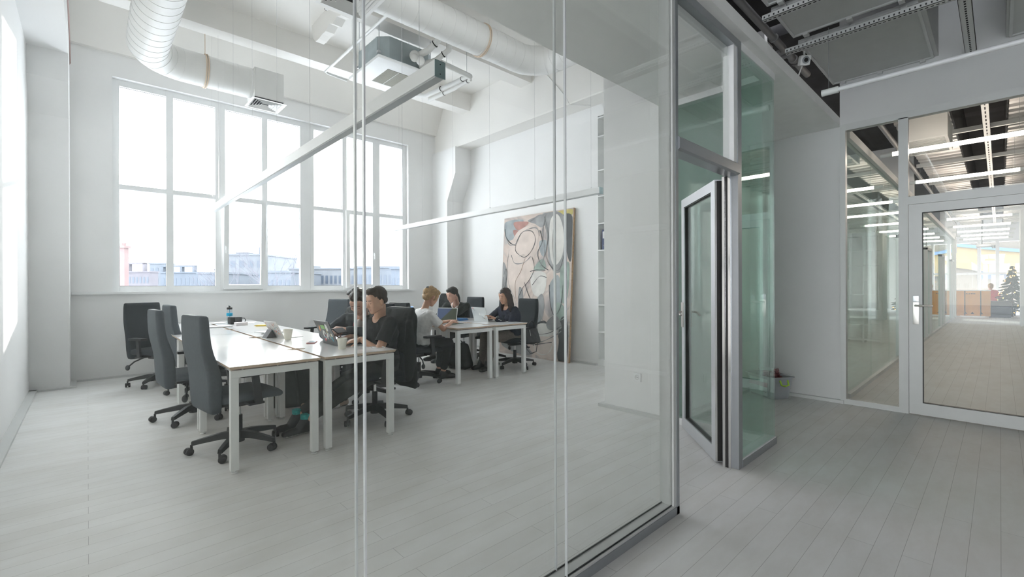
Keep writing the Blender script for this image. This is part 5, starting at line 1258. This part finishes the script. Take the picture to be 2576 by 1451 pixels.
# ------------------------------------------------------------------ shelf with the binder
t = thing('wall_shelf', 'tall white built-in shelving beside the closet wall', 'shelf', (XR, 2.92, 0))
b = MB(); b.box(-.008, 1.50, 0, .29, 1.52, 4.02); b.box(-.008, 0, 0, .29, .02, 4.02); b.box(-.008, .74, 0, .29, .76, 4.02); b.build('side_panel', STEELW, t)
MB().box(.28, .02, 0, .29, 1.50, 4.02).build('back_panel', WHITE, t)
for z in (.10, .547, .984, 1.414, 1.864, 2.294, 2.732, 3.15, 3.697, 4.0): MB().box(-.006, .02, z-.018, .28, 1.50, z).build('shelf_board', STEELW, t)
MB().box(-.004, .02, 0, .02, 1.50, .082).build('plinth', STEELW, t)
t = thing('ring_binder', 'dark blue ring binder standing on a shelf of the built-in shelving', 'binder', (XR+.02, 4.33, 1.864))
MB().box(0, -.035, 0, .25, .035, .32, bev=.003).build('cover', mat('navy_binder', (.02, .04, .13), .5), t)
b = MB(); b.box(-.0012, -.022, .18, 0, .022, .29); b.build('spine_label', PAP, t)
mx = Matrix.Translation((0, 0, .07)) @ Matrix.Rotation(-PI/2, 4, 'Y'); b = MB(); b.lathe([(.008, 0), (.012, .002), (.012, 0)], mx=mx, seg=16); b.build('finger_ring', CHROME, t)
# ------------------------------------------------------------------ lobby: storage box with decorations
t = thing('storage_box', 'clear plastic storage box with lime handles and dark red tinsel, on the lobby floor', 'storage box', (5.82, 1.84, 0), math.radians(58.6))
CLP = mat('cloudy_plastic', (.62, .65, .68), .25); CLP.node_tree.nodes['Principled BSDF'].inputs['Alpha'].default_value = .45
b = MB(); n_ = 1
def rr(hx, hy, z): return rrect(0, hx, hy, z, r=.03)
b.loft([rr(.17, .12, 0), rr(.20, .145, .24), rr(.215, .16, .245), rr(.215, .16, .255), rr(.192, .137, .25), rr(.162, .112, .006)])
b.build('tub', CLP, t, smooth=True)
b = MB(); b.box(-.14, .147, .03, .14, .150, .22); b.mi = 1; b.box(-.14, .149, .13, .14, .1515, .18); b.mi = 2
for i in range(5): b.box(-.12+i*.014, .1495, .07, -.112+i*.014, .1512, .076)
b.build('paper_label', [PAP, mat('label_red', (.45, .12, .14), .6), DARK], t)
for s in (-1, 1):
    b = MB(); b.tube([(s*.215, -.05, .22), (s*.235, -.045, .17), (s*.238, 0, .16), (s*.235, .045, .17), (s*.215, .05, .22)], .009, 8); b.build('handle', mat('lime_plastic', (.42, .68, .05), .4), t, smooth=True)
t = thing('tinsel', 'dark red tinsel heap filling the clear storage box', 'decoration', (5.82, 1.84, 0.0), math.radians(58.6)); t['kind'] = 'stuff'
bl = Blob(); rn = random.Random(9)
for i in range(22): bl.ell((rn.uniform(-.12, .12), rn.uniform(-.07, .07), rn.uniform(.05, .25)+.03), (.05, .045, .04))
link(bl.mesh(.010, 1, 'heap', lambda p: .018*noise.noise(p*40)), 'heap', [mat('dark_red_foil', (.16, .045, .05), .5, .2, noise_amt=.6, noise_scale=50)], t)
b = MB()
for i in range(26):
    a0 = rn.uniform(0, 6.28); r0 = rn.uniform(.02, .1); c = (rn.uniform(-.06, .06), rn.uniform(-.03, .03)); h = rn.uniform(.27, .31)
    b.tube([(c[0]+r0*math.cos(a0+q), c[1]+r0*.7*math.sin(a0+q), h+.02*math.sin(3*q+a0)) for q in (0, .6, 1.2, 1.8, 2.4)], .0025, 4)
b.build('garland_wire', mat('pink_wire', (.42, .18, .18), .6), t)
tag(MB().box(-.04, -.05, 0, .04, .05, .03, bev=.008).build('paper_napkin', PAP), 'small white carton lying on top of the red tinsel', 'carton').location = (5.77, 1.84, .305)
t = thing('paper_cup', 'white paper cup on the lobby floor behind the green glass', 'cup', (5.15, 1.96, 0)); MB().lathe([(.045, 0), (.065, .15), (.067, .152), (.064, .15), (.043, .004)], seg=24).build('cup_body', PAP, t, smooth=True)
# ------------------------------------------------------------------ far hall: crates, bottles, small trees, big tree, visitor
CR = mat('orange_brown_crate', (.60, .28, .065), .6, noise_amt=.12, noise_scale=3)
def crate(label, x, y0, y1, h=1.04, d=.7):
    t = thing('shipping_crate', label, 'crate', (x, y0, 0), 0, 'crates forming a counter at the end of the corridor'); L = y1-y0
    MB().box(0, .01, .05, d, L-.01, h-.02, bev=.01).build('carton', CR, t)
    MB().box(-.01, 0, h-.02, d+.01, L, h, bev=.003).build('top_sheet', PAP, t)
    b = MB()
    for yy in (.25, L-.3): b.box(-.006, yy, .05, 0, yy+.03, h-.02)
    for i in range(7): b.box(-.005, L*.42+i*.045, h-.15, 0, L*.42+i*.045+.03, h-.11)
    for yy in (.25, L*.5, L-.3):
        b.prism([(yy-.05, .13), (yy+.05, .13), (yy, .21)], 'x', -.005, 0)
    b.build('printed_marks', SEAL, t)
    b = MB(); b.box(-.02, L*.15, .0, .0, L*.85, .06); b.box(.05, .05, 0, d-.05, L-.05, .05); b.build('pallet_foot', PAP, t)
    return t
crate('orange brown crate at the right end of the crate counter', 24.9, .24, 1.22)
crate('orange brown crate, middle of the crate counter', 24.9, 1.24, 2.10)
crate('orange brown crate at the left end of the crate counter, seen through glass', 24.9, 2.12, 3.10)
BOT = [mat('dark_green_bottle', (.02, .05, .03), .15), mat('dark_red_bottle', (.12, .02, .02), .2)]
bott = MB().lathe([(.042, 0), (.042, .2), (.016, .26), (.015, .33), (.018, .335), (.0, .336)], seg=14, cap=False).build('bottle', BOT[0], smooth=True)
tag(bott, 'dark bottle on the crate counter, sixth from the left', 'bottle', 'bottles on the crate counter'); bott.location = (25.0, 1.62, 1.04)
for i, y in enumerate((1.70, 1.83, 1.90, 1.98, 1.33, 1.40, 1.25)):
    c = bott.copy(); COL.objects.link(c); c.location = (25.0+.06*(i % 2), y, 1.04)
    c['label'] = 'dark bottle on the crate counter, %s from the left' % ['third', 'second', 'fourth', 'fifth'][i] if i < 4 else ''
    if i > 3: c.data = bott.data.copy(); c.data.materials[0] = BOT[1]; c['label'] = 'dark red bottle on the crate counter, %s of three' % ['middle', 'leftmost', 'rightmost'][i-4]; c['group'] = 'red bottles on the crate counter'
NEED = mat('fir_needles', (.018, .045, .022), .8, noise_amt=.4, noise_scale=20); BARK = mat('bark', (.06, .04, .03), .9)
BULB = mat('warm_bulb', (1, .6, .2), .5, emit=(1, .42, .07), estr=3.5)
def fir(label, x, y, z, H_, R_, tiers, per, bulbs, seed=1):
    t = thing('christmas_tree', label, 'tree', (x, y, z)); rn = random.Random(seed)
    MB().tube([(0, 0, 0), (0, 0, H_*.95)], [.05*R_, .008], 8).build('trunk', BARK, t)
    b = MB()
    for i in range(tiers):
        h = H_*(.10+.88*i/tiers); r = R_*(1-(i/tiers))**.9+.03
        for j in range(per):
            a = rn.uniform(0, 6.28); rr_ = r*rn.uniform(.75, 1.1); ca, sa = math.cos(a), math.sin(a)
            tip = Vector((rr_*ca, rr_*sa, h-.06*H_*rn.uniform(0, 1)+.02)); o = Vector((0, 0, h+.04*H_))
            b.tube([o, o.lerp(tip, .6)+Vector((0, 0, -.01)), tip], [.012, .03*H_/2+.008, .004], 5)
            for q in (.35, .5, .62, .74, .85):
                p = o.lerp(tip, q)
                for s in (-1, 1):
                    d = Vector((-sa*s, ca*s, rn.uniform(-.3, .4)))*rr_*.26*(1.15-q)+Vector((ca, sa, 0))*rr_*.12
                    b.tube([p, p+d], [.014*H_/2+.004, .002], 4)
    b.build('foliage', NEED, t)
    if bulbs:
        b = MB()
        for i in range(bulbs):
            h = rn.random()**1.3; a = rn.uniform(0, 6.28); r = (R_*(1-h)**.9+.02)*rn.uniform(.75, 1.0)
            b.ball((r*math.cos(a), r*math.sin(a), H_*(.08+.88*h)), .014, 6)
        o = b.build('string_lights', BULB, t); o['kind'] = 'stuff'
    return t
fir('tall Christmas tree with warm fairy lights at the end of the corridor', 26.3, -.32, 0, 2.05, .62, 15, 13, 90)
fir('small fir tree on the crate counter, left of two behind the glass', 25.1, 2.93, 1.04, .75, .17, 9, 8, 0, 3)
fir('small fir tree on the crate counter, right of two behind the glass', 25.1, 2.62, 1.04, .68, .19, 9, 8, 0, 4)
t = thing('black_bench', 'low black bench beside the Christmas tree', 'bench', (27.6, .1, 0)); MB().box(-.35, -.6, .35, .35, .6, .45, bev=.02).build('seat', LBLK, t)
for sx_ in (-.3, .3):
    for sy_ in (-.5, .5): MB().box(sx_-.025, sy_-.025, 0, sx_+.025, sy_+.025, .35).build('leg', LBLK, t)
RED = cloth('red_wool', (.55, .02, .035))
build_person('person', 'person in a red sweater sitting by the far windows, back to the camera', (27.55, .27, .56), math.radians(5), (27.57, .27, 1.02), (27.60, .27, 1.17), (1, .0, -.15), (.1, 0, 1),
    hands=[(27.85, .42, .75), (27.85, .12, .75)], elbows=[(27.5, .7, .6), (27.5, -.1, .6)], feet=[(28.0, .37, 0), (28.0, .17, 0)], knees=[(28.1, .4, .9), (28.1, .1, .9)],
    skinm=SK2, hairm=HBL, hairstyle='bun', shirt=RED, sleeve='long', pants=BPT, shoe=(SHB, SOLEB, [(1, 0, 0), (1, 0, 0)]), fem=True)
t = thing('leather_sofa', 'low dark sofa seen beside the foot of the Christmas tree', 'sofa', (25.6, .05, 0))
MB().box(-.3, -.35, .12, .3, .25, .38, bev=.06).build('seat', LBLK, t, smooth=True); MB().box(.2, -.35, .3, .34, .25, .62, bev=.05).build('backrest', LBLK, t, smooth=True); MB().box(-.28, -.33, 0, .28, .23, .12).build('base', DARK, t)
for yy in [(-3.2+1.2*i) for i in range(10)]:
    struct('window_6', MB().box(XE+.06, yy, .25, XE+.075, yy+1.195, 3.25), GLW)
# rotor-like ceiling spot at the hall
t = thing('ceiling_projector', 'dark projector hanging from the ceiling near the far windows', 'projector', (23.9, .45, 2.62))
MB().box(-.15, -.25, 0, .15, .15, .12, bev=.02).build('body', ALUG, t, smooth=True); MB().tube([(0, 0, .12), (0, 0, 1.2)], .02, 8).build('pole', ALUG, t); MB().tube([(0, -.3, -.05), (0, -.28, .05)], .05, 12).build('lens_spot', ALUG, t, smooth=True)
# ------------------------------------------------------------------ outdoors
struct('ground', MB().box(-400, -300, -13, 500, 600, -12.5), mat('pale_bounce_ground', (.72, .74, .78), .9, noise_amt=.2, noise_scale=.05))  # unseen ground made pale to bounce light up to the room ceiling
WIN = mat('building_window', (.05, .065, .09), .3)
def building(label, cx, cy, w_, d_, ztop, rz, colm, rows_, cols_, roof=None):
    t = thing('building', label, 'building', (cx, cy, -12.5), rz); H_ = ztop+12.5
    MB().box(-w_/2, 0, 0, w_/2, d_, H_).build('walls', colm, t)
    b = MB(); fh = 3.1; top = H_-1.2
    for r_ in range(rows_):
        for c_ in range(cols_):
            x = -w_/2+(c_+.5)*w_/cols_; z = top-r_*fh
            b.box(x-w_/cols_*.27, -.04, z-1.6, x+w_/cols_*.27, .02, z)
    b.build('window_grid', WIN, t)
    MB().box(-w_/2-.2, -.2, H_, w_/2+.2, d_+.2, H_+.35).build('parapet', colm, t)
    if roof:
        b = MB()
        for q in roof: b.box(*q)
        o = b.build('roof_structure', colm, t); o.location = (0, 0, H_)
    return t
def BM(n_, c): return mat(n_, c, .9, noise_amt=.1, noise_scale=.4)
B1 = BM('hazy_blue_render', (.095, .108, .128)); B2 = BM('hazy_pale_render', (.112, .122, .138)); B3 = BM('hazy_pinkish_render', (.105, .10, .115)); B4 = BM('hazy_grey_render', (.082, .096, .118))  # distance haze is mixed into these facade colours
def pb(x0, x1, ytop, D):
    """horizontal place and height of a facade seen between two picture columns at distance D (metres along the view axis)"""
    out = []
    for x in (x0, x1):
        r_ = FWD + RGT*((x-1288)/1145); out.append(Vector((r_.x*D, r_.y*D, 0)))
    a, c = out; m_ = (a+c)/2; d_ = c-a; return m_.x, m_.y, d_.length, math.atan2(d_.y, d_.x), 1.3+(717-ytop)/1145*D
def bld(label, x0, x1, yt, D, colm, rows_, cols_, dep=14, roof=None):
    cx, cy, w_, rz, zt = pb(x0, x1, yt, D); return building(label, cx, cy, w_, dep, zt, rz, colm, rows_, cols_, roof)
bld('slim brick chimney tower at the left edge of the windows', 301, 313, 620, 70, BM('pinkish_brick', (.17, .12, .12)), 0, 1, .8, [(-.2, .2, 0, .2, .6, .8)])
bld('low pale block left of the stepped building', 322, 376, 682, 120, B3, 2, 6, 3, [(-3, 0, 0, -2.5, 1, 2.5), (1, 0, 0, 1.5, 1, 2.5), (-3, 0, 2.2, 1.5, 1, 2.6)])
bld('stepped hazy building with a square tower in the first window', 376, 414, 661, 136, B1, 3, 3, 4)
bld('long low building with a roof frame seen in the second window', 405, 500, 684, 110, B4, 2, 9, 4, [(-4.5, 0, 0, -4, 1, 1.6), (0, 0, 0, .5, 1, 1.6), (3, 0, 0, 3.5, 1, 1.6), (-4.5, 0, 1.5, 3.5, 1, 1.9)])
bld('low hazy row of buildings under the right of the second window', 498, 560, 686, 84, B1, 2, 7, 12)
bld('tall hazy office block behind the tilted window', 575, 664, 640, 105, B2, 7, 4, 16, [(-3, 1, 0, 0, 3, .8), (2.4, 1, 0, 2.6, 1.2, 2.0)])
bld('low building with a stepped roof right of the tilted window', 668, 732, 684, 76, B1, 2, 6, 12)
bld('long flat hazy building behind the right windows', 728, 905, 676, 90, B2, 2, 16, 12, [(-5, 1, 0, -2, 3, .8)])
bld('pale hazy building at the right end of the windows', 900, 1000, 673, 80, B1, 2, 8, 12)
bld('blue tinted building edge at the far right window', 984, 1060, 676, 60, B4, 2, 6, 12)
# bare winter trees
def bare_tree(label, x, ybase_z, ytop, D, seed):
    r_ = FWD + RGT*((x-1288)/1145); z1 = 1.3+(717-ytop)/1145*D; t = thing('bare_tree', label, 'tree', (r_.x*D, r_.y*D, -12.5)); rn = random.Random(seed); b = MB(); H_ = z1+12.5
    def br(p, d, L, r0, k_):
        q = p+d*L; b.tube([p, q], [r0, r0*.6], 5)
        if k_ == 0: return
        for i in range(3):
            v = (d+Vector((rn.uniform(-.7, .7), rn.uniform(-.7, .7), rn.uniform(-.1, .5)))).normalized(); br(q, v, L*rn.uniform(.55, .75), r0*.6, k_-1)
    br(Vector((0, 0, 0)), Vector((0, 0, 1)), H_*.45, .16, 5); b.build('branches', BM('winter_bark', (.10, .10, .12)), t)
bare_tree('bare winter tree above the low roofs right of the tilted window', 706, 0, 662, 64, 4)
bare_tree('bare winter tree in front of the tall office block', 600, 0, 690, 58, 6)
# outside the far hall windows
b3 = building('house with yellow gable and blue trimmed roof beyond the far windows', 44, 6, 20, 10, 4.4, -PI/2, BM('cream_render', (.085, .075, .062)), 2, 7)
building('hazy apartment block rising beyond the far windows', 60, 9, 34, 10, 13.0, -PI/2, B2, 6, 9)
t = thing('gable_roof', 'yellow gable roof with blue edge beyond the far windows', 'roof', (43.6, 0, 3.0)); MB().prism([(-6.5, -.8), (5, 1.4), (5, 0.0), (-6.5, -2.4)], 'x', 0, 6).build('roof_slope', BM('yellow_roof', (.12, .09, .045)), t); MB().prism([(-6.5, -.8), (5, 1.4), (5, 1.6), (-6.5, -.6)], 'x', -.2, 6).build('roof_edge', BM('blue_fascia', (.04, .08, .15)), t)
